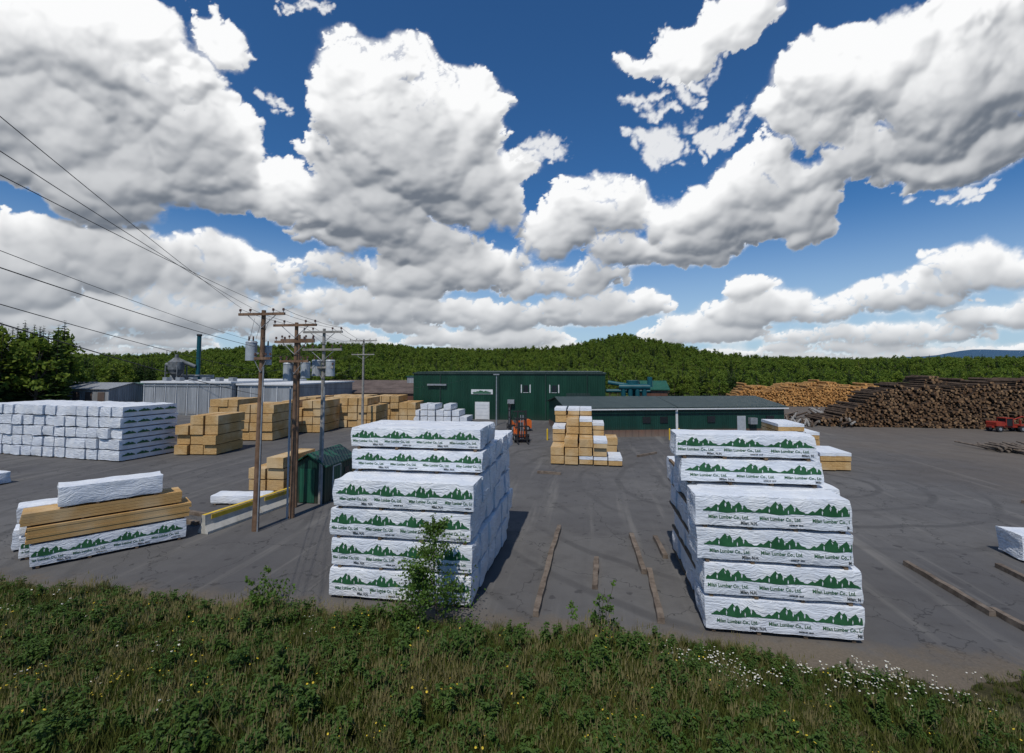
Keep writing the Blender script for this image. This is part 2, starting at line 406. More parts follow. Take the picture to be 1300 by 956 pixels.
def lstack(name,M4,cols,length,pw,ph,long='y',whites=0.,gap=.07,yrows=1):
    mb=MB(); mb.M=M4
    for r in range(yrows):
        hs=cols[r] if yrows>1 else cols
        for i,n in enumerate(hs):
            z=.1
            for k in range(n):
                j=R.uniform(-.18,.18); jx=R.uniform(-.05,.05); e=R.uniform(-.1,.1)
                x=i*(pw+.1); y=r*(length+.35)
                mb.box(x+jx,x+pw+jx,y+j,y+length+j+e,z,z+ph,'lside','y')
                for q in range(3):
                    yy=y+.3+q*(length-.6)/2
                    mb.box(x+.03,x+pw-.03,yy-.05,yy+.05,z-gap+.002,z-.002,'bearer')
                if R.rand()<whites or (k==n-1 and whites>0 and R.rand()<.45):
                    mb.box(x+jx-.012,x+pw+jx+.012,y+j-.015,y+length+j+e+.015,z+ph*.62,z+ph+.012,'wrap')
                z+=ph+gap
    return mb.obj(name)
lstack('lumber_stack',XF(-35.5,36.6,0,6),[3,4,4],3.7,1.15,.78)
lstack('lumber_stack',XF(-37.3,44.6,0,6),[3,4,4,4],4.8,1.15,.86)
lstack('lumber_stack',XF(-35.6,51.2,0,6),[4,3,4,4],4.8,1.15,.86)
lstack('lumber_stack',XF(-38.0,58.0,0,2),[4,4,3,4,4],4.8,1.15,.86)
lstack('lumber_stack',XF(-31.5,56.8,0,6),[4,4,4,3],4.8,1.15,.86)
lstack('lumber_stack',XF(-46,52.0,0,6),[4,4,4],4.8,1.15,.86)
lstack('lumber_stack',XF(-30.0,63.5,0,6),[4,4,4,3,3],4.8,1.15,.84)
lstack('lumber_stack',XF(-38.6,66.0,0,0),[4,4,4,4,4],4.8,1.15,.8)
lstack('stepped_lumber_stack',XF(-2.9,37.6,0,0),[[2,3,3,3,1],[4,5,5,2,0],[6,6,6,4,2]],2.6,1.02,.58,whites=.18,yrows=3)
lstack('stepped_lumber_stack',XF(14.6,38.4,0,0),[[1,2,2,2],[3,3,1,0]],3.2,1.05,.58,whites=.2,yrows=2)
lstack('stepped_lumber_stack',XF(16.4,44.8,0,0),[4,4,3],4,1.05,.6,whites=.3)
lstack('lumber_stack',XF(-20.6,26.6,0,0),[2,3],3.4,1.1,.62)
lstack('lumber_stack',XF(-17.9,28.4,0,0),[2,2],3.0,1.1,.6)
mb=MB(); 
for i in range(7):
    z=.1; 
    for k in range([2,3,3,2,3,2,1][i]):
        pack(mb,-24.4+i*1.15,-23.35+i*1.15,64+.2*(i%2),67.5,z,z+.78,R.uniform(0,9),step=.35); z+=.85
mb.obj('wrapped_lumber_stack')
mixed('wrapped_lumber_bundle',XF(-20.6,23.6,0,10),[('g',.42,0,3.0,0,1.1)])

def bolster(name,a,b,w=.2,h=.17):
    mb=MB(); a=Vector((*a,0));b=Vector((*b,0)); d=b-a; L=d.length
    mb.M=Matrix.Translation(a)@d.to_track_quat('X','Z').to_matrix().to_4x4()
    n=int(L/.6)+1; V=[];F=[]
    for i in range(n+1):
        x=L*i/n; o=R.uniform(-.015,.015); ww=w/2+R.uniform(-.012,.012); hh=h+R.uniform(-.012,.012)
        V+=[(x,-ww+o,.006),(x,ww+o,.006),(x,ww*.9+o,hh),(x,-ww*.9+o,hh)]
    for i in range(n):
        for k in range(4):
            F.append((4*i+k,4*i+(k+1)%4,4*i+4+(k+1)%4,4*i+4+k)[::-1])
    F+=[(3,2,1,0)[::-1],(4*n,4*n+1,4*n+2,4*n+3)[::-1]]
    mb.add(V,F,'oldtimber'); return mb.obj(name)
for a,b in [((-1.6,14.7),(-1.5,19.2)),((-1.5,19.3),(-1.35,22.8)),((.2,16.8),(.3,19.3)),((2.1,14.9),(2.2,18.5)),((2.0,18.3),(1.9,22.2)),((3.0,19.9),(2.9,22.1)),
            ((12,20.7),(12.1,16.9)),((12.3,17.2),(12.5,13.8)),((15.3,21),(15.2,18.2)),((-21.8,22.4),(-19.2,21.8)),((-20.6,21.0),(-18.6,20.6)),((24,31),(27.5,34)),((-3.6,34.5),(-1.9,34.2)),((4.2,42),(6,44))]:
    bolster('timber_bolster',a,b)

mb=MB(); a=Vector((-17.35,19.5,0)); b=Vector((-16.45,25.6,0)); L=(b-a).length
mb.M=Matrix.Translation(a)@(b-a).to_track_quat('X','Z').to_matrix().to_4x4()
prof=[(-.3,.01),(.3,.01),(.3,.12),(.13,.38),(.10,.85),(-.10,.85),(-.13,.38),(-.3,.12)]
for s0 in range(2):
    x0=s0*L/2+.02; x1=(s0+1)*L/2-.02
    V=[(x0,y,z) for y,z in prof]+[(x1,y,z) for y,z in prof]
    mb.add(V,[(i,i+8,(i+1)%8+8,(i+1)%8) for i in range(8)],['concrete','concrete','concrete','concrete','yellow','concrete','concrete','concrete'])
    mb.add(V,[tuple(range(8)),tuple(range(15,7,-1))],'concrete')
    mb.box(x0+.3,x1-.3,-.15,-.119,.60,.80,'yellow')
    mb.box(x0+.3,x1-.3,.12,.15,.60,.80,'yellow')
mb.obj('jersey_barrier')

# ------------------------------------------------------------------ green shed
sh=empty('green_shed')
mb=MB(); mb.box(-16.4,-14.5,24.8,27.9,0,2.1,'green_low'); 
mb.add([(-16.4,24.8,2.1),(-14.5,24.8,2.1),(-15.45,24.8,2.65)],[(0,1,2)],'green_low'); mb.add([(-16.4,27.9,2.1),(-14.5,27.9,2.1),(-15.45,27.9,2.65)],[(1,0,2)],'green_low'); mb.obj('walls',sh)
mb=MB()
for sx in (-1,1):
    x0=-15.45; x1=-15.45+sx*1.15; z0,z1=2.72,2.03
    V=[(x0,24.6,z0),(x1,24.6,z1),(x1,28.1,z1),(x0,28.1,z0)]; V+=[(a,b_,c+.07) for a,b_,c in V]
    f=[(0,1,2,3),(7,6,5,4),(0,4,5,1),(1,5,6,2),(2,6,7,3)]
    mb.add(V,f if sx>0 else [q[::-1] for q in f],'green_roof')
mb.obj('roof',sh)
mb=MB(); mb.box(-14.497,-14.46,25.6,26.5,.05,1.95,'white_trim'); mb.box(-14.458,-14.44,25.68,26.42,.1,1.88,'green_roof'); mb.box(-14.497,-14.47,27.0,27.5,1.1,1.6,'glass'); mb.box(-16.0,-15.1,24.76,24.797,.05,1.9,'green_roof'); mb.obj('door',sh)

# ------------------------------------------------------------------ utility poles
def pole(name,x,y,h,mk='pole',arms=((.3,2.4,0),),xf=(),lean=0,r=.16,az=0):
    e=empty(name)
    mb=MB(); mb.cyl((x,y,-.2),(x+lean,y,h),r,r*.62,mk,14); mb.obj('shaft',e)
    mb=MB()
    for dz,w,ang in arms:
        mb.M=XF(x+lean,y,h-dz,ang+az)
        mb.box(-w/2,w/2,-.20,-.10,-.06,.06,'pole' if mk=='pole' else 'pole_grey')
        for sx in (-1,1):
            mb.cyl((sx*w*.30,-.14,-.06),(0,-.13,-.65),.018,.018,'steel',6)
        for q in (-.47,-.25,.25,.47):
            mb.cyl((q*w,-.15,.06),(q*w,-.15,.17),.02,.02,'steel',6)
            mb.cyl((q*w,-.15,.15),(q*w,-.15,.26),.06,.045,'porcelain',8)
    mb.M=Matrix()
    mb.obj('crossarms',e)
    if xf:
        mb=MB()
        for dx,dy,z in xf:
            cx,cy=x+dx,y+dy
            mb.cyl((cx,cy,z),(cx,cy,z+.85),.25,.25,'xfmr',16)
            mb.cyl((cx,cy,z+.85),(cx,cy,z+.93),.27,.22,'xfmr',16)
            mb.cyl((cx-.08,cy-.08,z+.93),(cx-.08,cy-.08,z+1.15),.04,.03,'porcelain',8)
            mb.cyl((cx+.1,cy-.02,z+.93),(cx+.1,cy-.02,z+1.15),.04,.03,'porcelain',8)
            mb.box(min(cx,x),max(cx,x),min(cy,y)-.03,max(cy,y)+.03,z+.3,z+.38,'steel')
        mb.obj('transformers',e)
    return e
pole('utility_pole',-15.3,20.3,10.3,arms=((.2,2.4,0),(2.3,1.1,0)),xf=((-.42,-.1,7.9),(-.02,.42,7.7)),lean=.1,r=.155)
pole('utility_pole',-14.8,22.3,9.9,arms=((.15,2.4,0),(1.0,2.2,0),(2.0,1.6,0)),xf=((-.40,0,6.9),),r=.14)
pole('utility_pole',-15.75,24.0,9.4,arms=((.3,2.0,0),),xf=((.42,0,7.0),),mk='pole',r=.12)
pole('utility_pole',-14.8,24.9,9.8,mk='pole_grey',arms=((.2,2.4,0),(1.2,2.4,0),(2.2,1.4,0)),xf=((.42,0,7.1),(-.42,0,7.1)),r=.13)
pole('utility_pole',-27.4,55.1,11.2,mk='pole_grey',arms=((.2,3.6,0),(1.9,3.0,0)),r=.17)
pole('utility_pole',-3.4,-6.2,12.2,arms=((.2,2.4,-25),))
e=empty('light_mast'); mb=MB(); mb.cyl((-12.0,62.5,0),(-12.0,62.5,6.8),.11,.07,'steel',10); mb.box(-12.4,-11.6,62.3,62.5,6.7,6.85,'steel'); mb.obj('mast',e)
mb=MB(); mb.cyl((-15.08,20.15,0),(-15.02,20.15,7.6),.035,.035,'steel',6); mb.cyl((-14.66,24.75,0),(-14.62,24.75,6.5),.06,.06,'steel',8); mb.cyl((-14.95,22.15,0),(-14.95,22.15,6.5),.05,.05,'xfmr',8); mb.obj('pole_conduit')

def wires(name,segs,r=.0085):
    cu=bpy.data.curves.new(name,'CURVE'); cu.dimensions='3D'; cu.bevel_depth=r; cu.bevel_resolution=1
    for a,b,sag,rr in segs:
        a=Vector(a);b=Vector(b); n=20; sp=cu.splines.new('POLY'); sp.points.add(n)
        for i in range(n+1):
            t=i/n; p=a.lerp(b,t); p.z-=4*sag*t*(1-t); sp.points[i].co=(*p,1); sp.points[i].radius=rr
    cu.materials.append(M['wire']); o=bpy.data.objects.new(name,cu); sc.collection.objects.link(o); return o
segs=[]
def through(a,zA,k=1.7):
    A=Vector((-8.5,5.5,zA)); a=Vector(a); return a+(A-a)*k
for (ax,az_),zA,rr in [((-16.25,10.4),11.45,.8),((-15.7,10.4),10.95,.8),((-14.7,10.4),10.6,.8),((-15.3,8.75),9.5,.6),((-15.2,8.5),9.25,1.),((-15.2,7.4),8.72,.8),((-15.2,6.3),8.45,1.2)]:
    a=(ax,20.1,az_); segs.append((a,through(a,zA),.25,rr))
for i,(dx) in enumerate((-1.1,-.55,.55,1.1)):
    segs.append(((-15.2+dx,20.15,10.35),(-14.8+dx,22.15,9.98),.05,1.))
    segs.append(((-14.8+dx,22.15,9.98),(-14.8+dx,24.75,9.85),.05,1.))
    segs.append(((-14.8+dx,24.75,9.85),(-27.4+dx*1.4,54.95,11.2),.5,1.))
    segs.append(((-27.4+dx*1.4,54.95,11.2),(-40+dx*1.4,85,10.5),.5,1.2))
for z,e_ in ((7.9,(-36,90,5)),(6.6,(-18.,69.5,6.0)),(7.2,(-27.4,55.,8.4))):
    segs.append(((-15.,22.2,z),e_,.6,1.))
for dx in (-.8,0,.8):
    segs.append(((-14.8+dx,24.75,8.7),(-15.3+dx,20.2,8.1),.15,1.))
    segs.append(((-27.4+dx,55,9.4),(-70,70,5.5),.7,1.1))
    segs.append(((-15.2+dx*.5,20.2,9.9),(-15.5+dx*.4,20.2,8.9),.0,.8))
wires('overhead_power_lines',segs)

# ------------------------------------------------------------------ buildings
def gable(mb,x0,x1,y0,y1,ze,zr,mk,axis='x',ov=.3,th=.12):
    ym=(y0+y1)/2
    for sy,ye in ((-1,y0),(1,y1)):
        k=(zr-ze)/(abs(ye-ym)); yo=ye+sy*ov; zo=ze-k*ov
        V=[(x0-ov,ym,zr),(x1+ov,ym,zr),(x1+ov,yo,zo),(x0-ov,yo,zo)]; V=[(a,b,c+.02) for a,b,c in V]+[(a,b,c+.02+th) for a,b,c in V]
        mb.add(V,[(0,1,2,3),(7,6,5,4),(3,2,6,7),(1,5,6,2),(0,3,7,4)],mk)
def walls(mb,x0,x1,y0,y1,z0,ze,zr,mk,axis='x'):
    mb.box(x0,x1,y0,y1,z0,ze,mk)
    ym=(y0+y1)/2; mb.add([(x0,y0,ze),(x0,y1,ze),(x0,ym,zr)],[(1,0,2)],mk); mb.add([(x1,y0,ze),(x1,y1,ze),(x1,ym,zr)],[(0,1,2)],mk)
b=empty('green_mill_building')
mb=MB(); mb.box(-26.3,2.6,69.5,100,0,6.75,'green_wall'); mb.obj('walls',b)
mb=MB(); mb.box(-26.45,2.75,69.35,100.1,6.752,6.95,'dark_roof'); mb.box(-26.0,2.3,70,99.5,6.952,7.1,'dark_roof'); mb.obj('roof',b)
mb=MB()
mb.box(-16.6,-14.4,69.40,69.497,0,2.6,'white_trim'); mb.box(-16.4,-14.6,69.36,69.397,.05,2.45,'door')
for z in (.6,1.1,1.6,2.1): mb.box(-16.4,-14.6,69.35,69.358,z,z+.03,'xfmr')
mb.box(-20.6,-19.7,69.43,69.497,0,2.1,'door')
mb.box(-3.0,.4,69.40,69.497,0,4.0,'dark_roof'); mb.obj('doors',b)
mb=MB()
for x in (-9.6,-8.3,-5.4,-4.1):
    mb.box(x-.07,x+.07,69.44,69.497,4.0,5.2,'white_trim')
for x in (-8.95,-4.75): mb.box(x-.35,x+.35,69.43,69.497,4.1,5.1,'glass'); mb.box(x-.4,x+.4,69.45,69.49,4.02,4.08,'white_trim')
mb.obj('windows',b)
mb=MB(); mb.box(-17.2,-13.9,69.42,69.495,3.75,4.45,'white_trim'); 
px=-17.0+np.array(PX)/1.1*2.9; pz=4.0+np.array(PZ)*1.1; m=len(px)
mb.add([(a,69.40,c) for a,c in zip(px,pz)]+[(a,69.40,3.97) for a in px],[(j,m+j,m+j+1,j+1) for j in range(m-1)],'print')
mb.box(-16.9,-14.2,69.39,69.415,3.82,3.93,'print'); mb.obj('logo_sign',b)
mb=MB()
for x in (-22,-13,-6,0): mb.cyl((x,69.3,0.0),(x,69.3,6.7),.06,.06,'dark_roof',8)
mb.box(-24,-21,69.1,69.45,5.0,5.25,'steel'); mb.box(-11.6,-10.6,68.9,69.47,2.4,3.0,'steel'); mb.obj('downpipes',b)
b=empty('low_green_building')
W=XF(-2.2,52.6,0,14)
LB=25.2
mb=MB(); mb.M=W; walls(mb,0,LB,0,12,.75,3.15,4.0,'green_low'); mb.obj('walls',b)
mb=MB(); mb.M=W; mb.box(-.03,LB+.03,-.03,12.03,0,.748,'brick'); mb.obj('knee_wall',b)
mb=MB(); mb.M=W; gable(mb,0,12.1,0,12,3.15,4.0,'dark_roof'); gable(mb,12.8,LB,0,12,3.15,3.98,'dark_roof'); 
mb.obj('roof',b)
mb=MB(); mb.M=W; mb.box(-.3,LB+.3,-.42,-.33,2.98,3.12,'white_trim'); mb.box(12.3,12.55,-.12,-.035,.1,3.1,'white_trim')
for x in (19.5,): mb.box(x,x+1.,-.10,-.035,.1,2.2,'xfmr')
for x in (8.5,10.5,16,23): mb.box(x,x+.9,-.09,-.005,1.5,2.2,'glass')
mb.box(20.8,21.6,-.6,-.04,1.3,2.0,'steel'); mb.obj('trim',b)
for i,(x,y) in enumerate([(8.6,52.6),(9.6,52.9),(-1.2,50.9),(20,56.0),(-4.2,50.4)]):
    mb=MB(); mb.cyl((x,y,0),(x,y,1.15),.09,.09,'yellow',10); mb.cyl((x,y,1.15),(x,y,1.2),.09,.03,'yellow',10); mb.obj('bollard')
b=empty('dust_collector'); mb=MB()
for i in range(4):
    x=5.0+i*.95; mb.cyl((x,68,0),(x,68,5.0),.32,.32,'teal',12)
mb.cyl((4.4,68,5.0),(8.6,68,5.0),.42,.42,'teal',12); mb.cyl((3.0,69,5.6),(5.6,68.2,5.2),.3,.3,'teal',10)
mb.cyl((8.6,68,5.0),(8.6,68,6.4),.35,.35,'teal',12); mb.cyl((6.4,69.2,4.4),(6.4,69.2,5.9),.9,.9,'teal',16); mb.cyl((6.4,69.2,3.0),(6.4,69.2,4.4),.2,.9,'teal',16)
mb.cyl((2.7,71,4.3),(9.,71,4.3),.28,.28,'teal',10)
mb.obj('ducts',b)
b=empty('green_roofed_shed'); mb=MB(); walls(mb,8.2,11.6,72,78,0,4.5,5.6,'brick','x'); mb.obj('walls',b); mb=MB(); gable(mb,8.2,11.6,72,78,4.5,5.6,'green_roof'); mb.obj('roof',b)
b=empty('drying_kiln')
mb=MB(); mb.box(-72.5,-56.2,68,88,0,5.2,'grey_wall'); mb.box(-56.0,-46,69,88,0,4.9,'grey_wall'); mb.obj('walls',b)
mb=MB(); mb.box(-72.8,-56.1,67.7,88.3,5.202,5.5,'white_trim'); mb.box(-56.05,-45.7,68.7,88.2,4.902,5.15,'white_trim')
for i in range(6):
    x=-71+i*2.5; mb.box(x,x+.8,70,71,5.5,6.1,'steel')
mb.obj('roof',b)
mb=MB()
for i in range(8):
    x=-72.3+i*2.02
    mb.box(x,x+.09,67.86,67.997,0,5.1,'white_trim')
    mb.box(x+.2,x+1.8,67.93,67.997,.25,4.6,'grey_wall')
for i in range(5): mb.box(-55.8+i*2.3,-55.7+i*2.3,68.88,68.997,0,4.8,'white_trim')
mb.box(-72.4,-56.4,67.80,67.855,4.72,4.9,'steel'); mb.obj('doors',b)
b=empty('metal_storage_shed'); mb=MB(); walls(mb,-114,-104.5,82,92,0,3.6,4.6,'grey_wall','x'); walls(mb,-104.2,-95.5,82,92,0,3.4,4.5,'grey_wall','x'); mb.obj('walls',b)
mb=MB(); gable(mb,-114,-104.5,82,92,3.6,4.6,'steel'); gable(mb,-103.8,-95.5,82,92,3.4,4.5,'steel'); 
mb.obj('roof',b); mb=MB(); 
for i in range(6): mb.box(-113+i*3,-111.4+i*3,81.9,81.997,0,2.8,'brown_roof')
mb.obj('doors',b)
b=empty('green_storage_shed'); mb=MB(); mb.box(-103,-93,90,98,0,4.2,'green_wall'); mb.obj('walls',b); mb=MB(); mb.box(-103.3,-92.7,89.7,98.3,4.203,4.4,'green_roof'); mb.obj('roof',b)
b=empty('brown_roofed_building'); mb=MB(); walls(mb,-55,-31,88,104,0,2.8,5.0,'brick'); mb.obj('walls',b); mb=MB(); gable(mb,-55,-31,88,104,2.8,5.0,'brown_roof'); mb.box(-37,-35.2,94,97,4.6,5.9,'grey_wall'); mb.box(-37.2,-35,93.8,97.2,5.903,6.05,'green_roof'); mb.obj('roof',b)
e=empty('chimney_stack'); mb=MB(); mb.cyl((-82.6,90,0),(-82.6,90,14.6),.42,.42,'teal',16); mb.cyl((-82.6,90,14.6),(-82.6,90,15.0),.5,.5,'black',16); mb.cyl((-82.6,90,6),(-82.6,90,6.3),.6,.6,'steel',16); mb.obj('flue',e)
M['cyc']=varied('weathered_cyclone_steel',(.085,.095,.10),(.20,.21,.215),1.2,.6,.1,6,grime=(1.2,(.12,.07,.04),.7))
e=empty('boiler_cyclone'); mb=MB()
mb.cyl((-86,88,5.2),(-86,88,7.4),.35,1.5,'cyc',18); mb.cyl((-86,88,7.4),(-86,88,9.0),1.5,1.5,'cyc',18); mb.cyl((-86,88,9.0),(-86,88,9.9),1.5,.5,'cyc',18); mb.cyl((-86,88,9.9),(-86,88,10.6),.35,.35,'cyc',12)
mb.cyl((-86,88,9.6),(-82.8,89.5,8.0),.4,.4,'cyc',12); mb.cyl((-88.4,88,8.4),(-87,88,8.4),.45,.45,'cyc',12)
for dx in (-1.4,1.4):
    for dy in (-1.2,1.2): mb.box(-86+dx-.1,-86+dx+.1,88+dy-.1,88+dy+.1,0,8.2,'cyc')
for z in (4.5,6.6): mb.box(-87.5,-84.5,86.75,86.85,z,z+.14,'cyc')
mb.box(-90,-83,90.5,95,0,6.2,'grey_wall'); mb.cyl((-88,91.5,6.2),(-88,91.5,8.8),.45,.45,'cyc',12); mb.obj('vessel',e)

# ------------------------------------------------------------------ log piles
def logpile(name,cx0,cx1,y,prof,r,length,ends,bark,lean=.10,jit=.07):
    V=[];F=[];Mi=[];U=[]; n=7; cnt=0
    ang=np.linspace(0,2*np.pi,n,endpoint=False)
    k=0; z=r
    while z<8:
        x=cx0+(r if k%2 else 0)
        while x<cx1:
            if z<prof(x)*(1+.05*math.sin(x*1.7)+.05*math.sin(x*4.1)+.03*R.normal()):
                rr=r*R.uniform(.55,1.18); jx,jz=R.uniform(-jit,jit,2); dy=R.uniform(-.5,.5)
                b0=len(V); y0=y+dy+lean*k; y1=y0+length*R.uniform(.9,1.05)
                tx,tz=R.uniform(-.25,.25),R.uniform(-.12,.12)
                a0=R.uniform(0,1)
                for yy,ox,oz in ((y0,0,0),(y1,tx,tz)):
                    for a in ang: V.append((x+jx+ox+rr*math.cos(a+a0),yy,z+jz+oz+rr*math.sin(a+a0)))
                for i in range(n): F.append((b0+i,b0+(i+1)%n,b0+n+(i+1)%n,b0+n+i)); Mi.append(1); U.append([(cnt,0)]*4)
                F.append(tuple(b0+i for i in range(n-1,-1,-1))); Mi.append(0); U.append([(cnt,0)]*n); cnt+=1
                F.append(tuple(b0+n+i for i in range(n))); Mi.append(0); U.append([(cnt,0)]*n)
            x+=2*r
        z+=r*1.7; k+=1
    mb=MB(); mb.add(V,F,[ends if i==0 else bark for i in Mi],U)
    return mb.obj(name)
def p_dark(x): return max(0.,min(.9+(x-31)*.42-.25*math.sin((x-31)*.5), 5.3+.3*math.sin(x*.25)+.15*math.sin(x*.9)))
logpile('log_pile',30.6,76,68.2,p_dark,.155,5.,'logend','bark',lean=.16)
def p_dark2(x): return max(0.,min((x-33)*.40,5.7+.3*math.sin(x*.3)+.15*math.sin(x*.8)))
logpile('log_pile',33,82,75.5,p_dark2,.2,5.,'logend','bark',lean=.05,jit=.10)
def p_or(x): return max(0.,min((x-28)*.8,3.5+.35*math.sin(x*.3)+.15*math.sin(x*.8),(66-x)*.5))
logpile('fresh_log_pile',28,66,103,p_or,.16,4.5,'logend2','bark2',lean=.22,jit=.12)
logpile('fresh_log_pile',30,70,110,lambda x:p_or(x-2)*1.2,.25,5.,'logend2','bark2',lean=.15,jit=.15)
mb=MB()
for i in range(60):
    x=R.uniform(36.5,42); y=R.uniform(46,51); a=R.uniform(-25,10); mb.M=XF(x,y,.1+.5*R.rand()*max(0,1-abs(y-48.5)/3),a+90); L=R.uniform(1.5,4)
    mb.cyl((0,0,0),(L,0,R.uniform(-.05,.15)),.10,.08,'oldtimber',7)
mb.obj('slab_wood_pile')
mb=MB()
for i in range(70):
    t=R.rand(); x=27.5+7*t; y=R.uniform(66,78); mb.M=XF(x,y,.15+1.3*R.rand()*t,R.uniform(45,80)); L=R.uniform(3,7); mb.cyl((0,0,0),(L,0,.3),.15,.11,('pole_grey','oldtimber','bark')[i%3],7)
mb.obj('cull_log_pile')

# ------------------------------------------------------------------ forklift
def wheel(mb,x,y,r,w):
    a=(x,y-w/2,r);b_=(x,y+w/2,r)
    mb.cyl(a,b_,r,r,'black',18); mb.cyl((x,y-w/2-.02,r),(x,y+w/2+.02,r),r*.5,r*.5,'steel',12)
def chamfer(mb,x0,x1,y0,y1,z0,z1,c,mk):
    pr=[(x0,z0),(x1-c,z0),(x1,z0+c),(x1,z1-c),(x1-c,z1),(x0+c*.5,z1),(x0,z1-c*.5)]
    n=len(pr); V=[(a,y0,b) for a,b in pr]+[(a,y1,b) for a,b in pr]
    mb.add(V,[(i,i+n,(i+1)%n+n,(i+1)%n)[::-1] for i in range(n)]+[tuple(range(n)),tuple(range(2*n-1,n-1,-1))],mk)
def forklift(x,y,rz):
    e=empty('forklift'); W=XF(x,y,0,rz)
    mb=MB(); mb.M=W
    chamfer(mb,-1.5,-.75,-.62,.62,.35,1.35,.25,'orange'); mb.box(-.75,.9,-.58,.58,.45,.85,'orange'); mb.box(-.74,.15,-.45,.45,.85,1.25,'orange')
    mb.add([(.5,-.58,.85),(.9,-.58,.85),(.9,-.58,1.35),(.5,.58,.85),(.9,.58,.85),(.9,.58,1.35)],[(0,1,2),(5,4,3),(0,2,5,3),(1,4,5,2)],'orange'); mb.obj('chassis',e)
    mb=MB(); mb.M=W; mb.box(-.3,.2,-.25,.25,1.252,1.38,'seat'); mb.box(-.4,-.28,-.25,.25,1.382,1.9,'seat'); mb.obj('seat',e)
    mb=MB(); mb.M=W
    for yy in (-.52,.52):
        mb.cyl((.85,yy,1.2),(.55,yy,2.3),.04,.04,'black',8); mb.cyl((-.7,yy,1.25),(-.65,yy,2.3),.04,.04,'black',8)
    mb.box(-.75,.65,-.57,-.5,2.3,2.37,'black'); mb.box(-.75,.65,.5,.57,2.3,2.37,'black')
    for i in range(7): mb.box(-.7+i*.22,-.66+i*.22,-.498,.498,2.31,2.36,'black')
    mb.cyl((.5,0,1.3),(.35,0,1.6),.02,.02,'black',6); mb.obj('overhead_guard',e)
    mb=MB(); mb.M=W
    for yy in (-.42,.42): mb.box(1.05,1.2,yy-.06,yy+.06,.15,3.3,'black')
    for z in (.5,1.6,2.4,3.1): mb.box(1.08,1.17,-.358,.358,z,z+.12,'black')
    mb.cyl((1.12,-.12,.3),(1.12,-.12,2.8),.05,.05,'steel',8); mb.cyl((1.12,.12,.3),(1.12,.12,2.8),.05,.05,'steel',8)
    mb.box(1.22,1.3,-.75,.75,.3,.42,'black'); mb.box(1.22,1.3,-.75,.75,.75,.87,'black')
    for yy in (-.5,.5): mb.box(1.302,1.37,yy-.07,yy+.07,.1,.9,'black'); mb.box(1.371,2.5,yy-.07,yy+.07,.1,.15,'black')
    mb.obj('mast',e)
    mb=MB(); mb.M=W
    for yy in (-.6,.6): wheel(mb,.8,yy,.42,.3); wheel(mb,-.95,yy,.34,.26)
    mb.obj('wheels',e)
forklift(-6.9,49.3,-75)
forklift(-8.3,57.5,200)
def loader(x,y,rz,s=.8):
    e=empty('log_loader'); W=XF(x,y,0,rz)@Matrix.Scale(s,4)
    mb=MB(); mb.M=W
    mb.box(-3.2,3.2,-.5,.5,.7,1.0,'red'); chamfer(mb,-2.8,-1.2,-.9,.9,1.0,1.7,.25,'red'); mb.box(1.0,3.0,-1.,1.,1.002,1.15,'red')
    for x_ in (1.1,2.9): 
        for y_ in (-.95,.95): mb.box(x_-.06,x_+.06,y_-.06,y_+.06,1.15,2.0,'red')
    mb.obj('frame',e)
    mb=MB(); mb.M=W; mb.box(-1.0,.1,-.7,.7,1.0,2.2,'glass'); mb.box(-1.08,.18,-.78,.78,2.202,2.32,'red')
    for x_ in (-1.0,.1):
        for y_ in (-.72,.72): mb.box(x_-.05,x_+.05,y_-.05,y_+.05,1.0,2.2,'red')
    mb.obj('cab',e)
    mb=MB(); mb.M=W; mb.cyl((.5,0,1.0),(.5,0,1.8),.2,.2,'black',10); mb.cyl((.5,0,1.8),(2.4,0,2.5),.11,.09,'red',8); mb.cyl((2.4,0,2.5),(3.5,0,1.8),.09,.07,'red',8); mb.cyl((3.5,0,1.8),(3.5,-.25,1.2),.06,.03,'black',8); mb.cyl((3.5,0,1.8),(3.5,.25,1.2),.06,.03,'black',8); mb.obj('boom',e)
    mb=MB(); mb.M=W
    for x_ in (-2.3,1.4,2.5):
        for y_ in (-.85,.85): wheel(mb,x_,y_,.5,.35)
    mb.obj('wheels',e)
loader(50.0,66,8,.72)

# ------------------------------------------------------------------ ground / terrain
def h_interp(az):
    xs=[-180,-75,-57,-48,-42,-36,-30,-24,-18,-10,-4,0,4,8,13,18,25,35,45,75,180]
    es=[.6,.8,1.1,1.1,1.6,2.1,2.7,2.7,2.35,2.1,2.2,2.8,3.6,2.85,1.7,1.1,1.0,.85,.85,.7,.6]
    return np.interp(az,xs,es)
def far_interp(az):
    xs=[-180,-60,-56,-53,-50,-46,-40,20,28,33,37,41,60,180]
    es=[.4,.5,1.1,1.25,1.0,1.1,.3,.3,.6,1.35,1.7,1.35,.5,.4]
    return np.interp(az,xs,es)
def gh(X,Y):
    r=np.hypot(X,Y); az=np.degrees(np.arctan2(X,Y))
    e=h_interp(az)
    ridge=750*np.tan(np.radians(e))+7.5-12
    s=np.clip((r-200)/(750-200),0,1); s=s*s*(3-2*s)
    d=np.clip((r-800)/900,0,1); d=d*d*(3-2*d)
    z=np.maximum(ridge,0)*s*(1-.9*d)+ s*(1-d)*(3*np.sin(X*.011+1)*np.sin(Y*.013)+1.5*np.sin(X*.031)*np.cos(Y*.027))
    fr=5200*np.tan(np.radians(far_interp(az)+.12*np.sin(az*1.3)+.06*np.sin(az*4.1)))+7.5
    f=np.clip((r-3000)/2200,0,1); f=f*f*(3-2*f); f2=np.clip((r-5200)/2500,0,1)
    return z+fr*f*(1-f2)-.06
azs=np.concatenate([np.arange(-180,-75,5),np.arange(-75,55,.75),np.arange(55,180.1,5)])
rs=np.concatenate([[0.],np.geomspace(30,9000,130)])
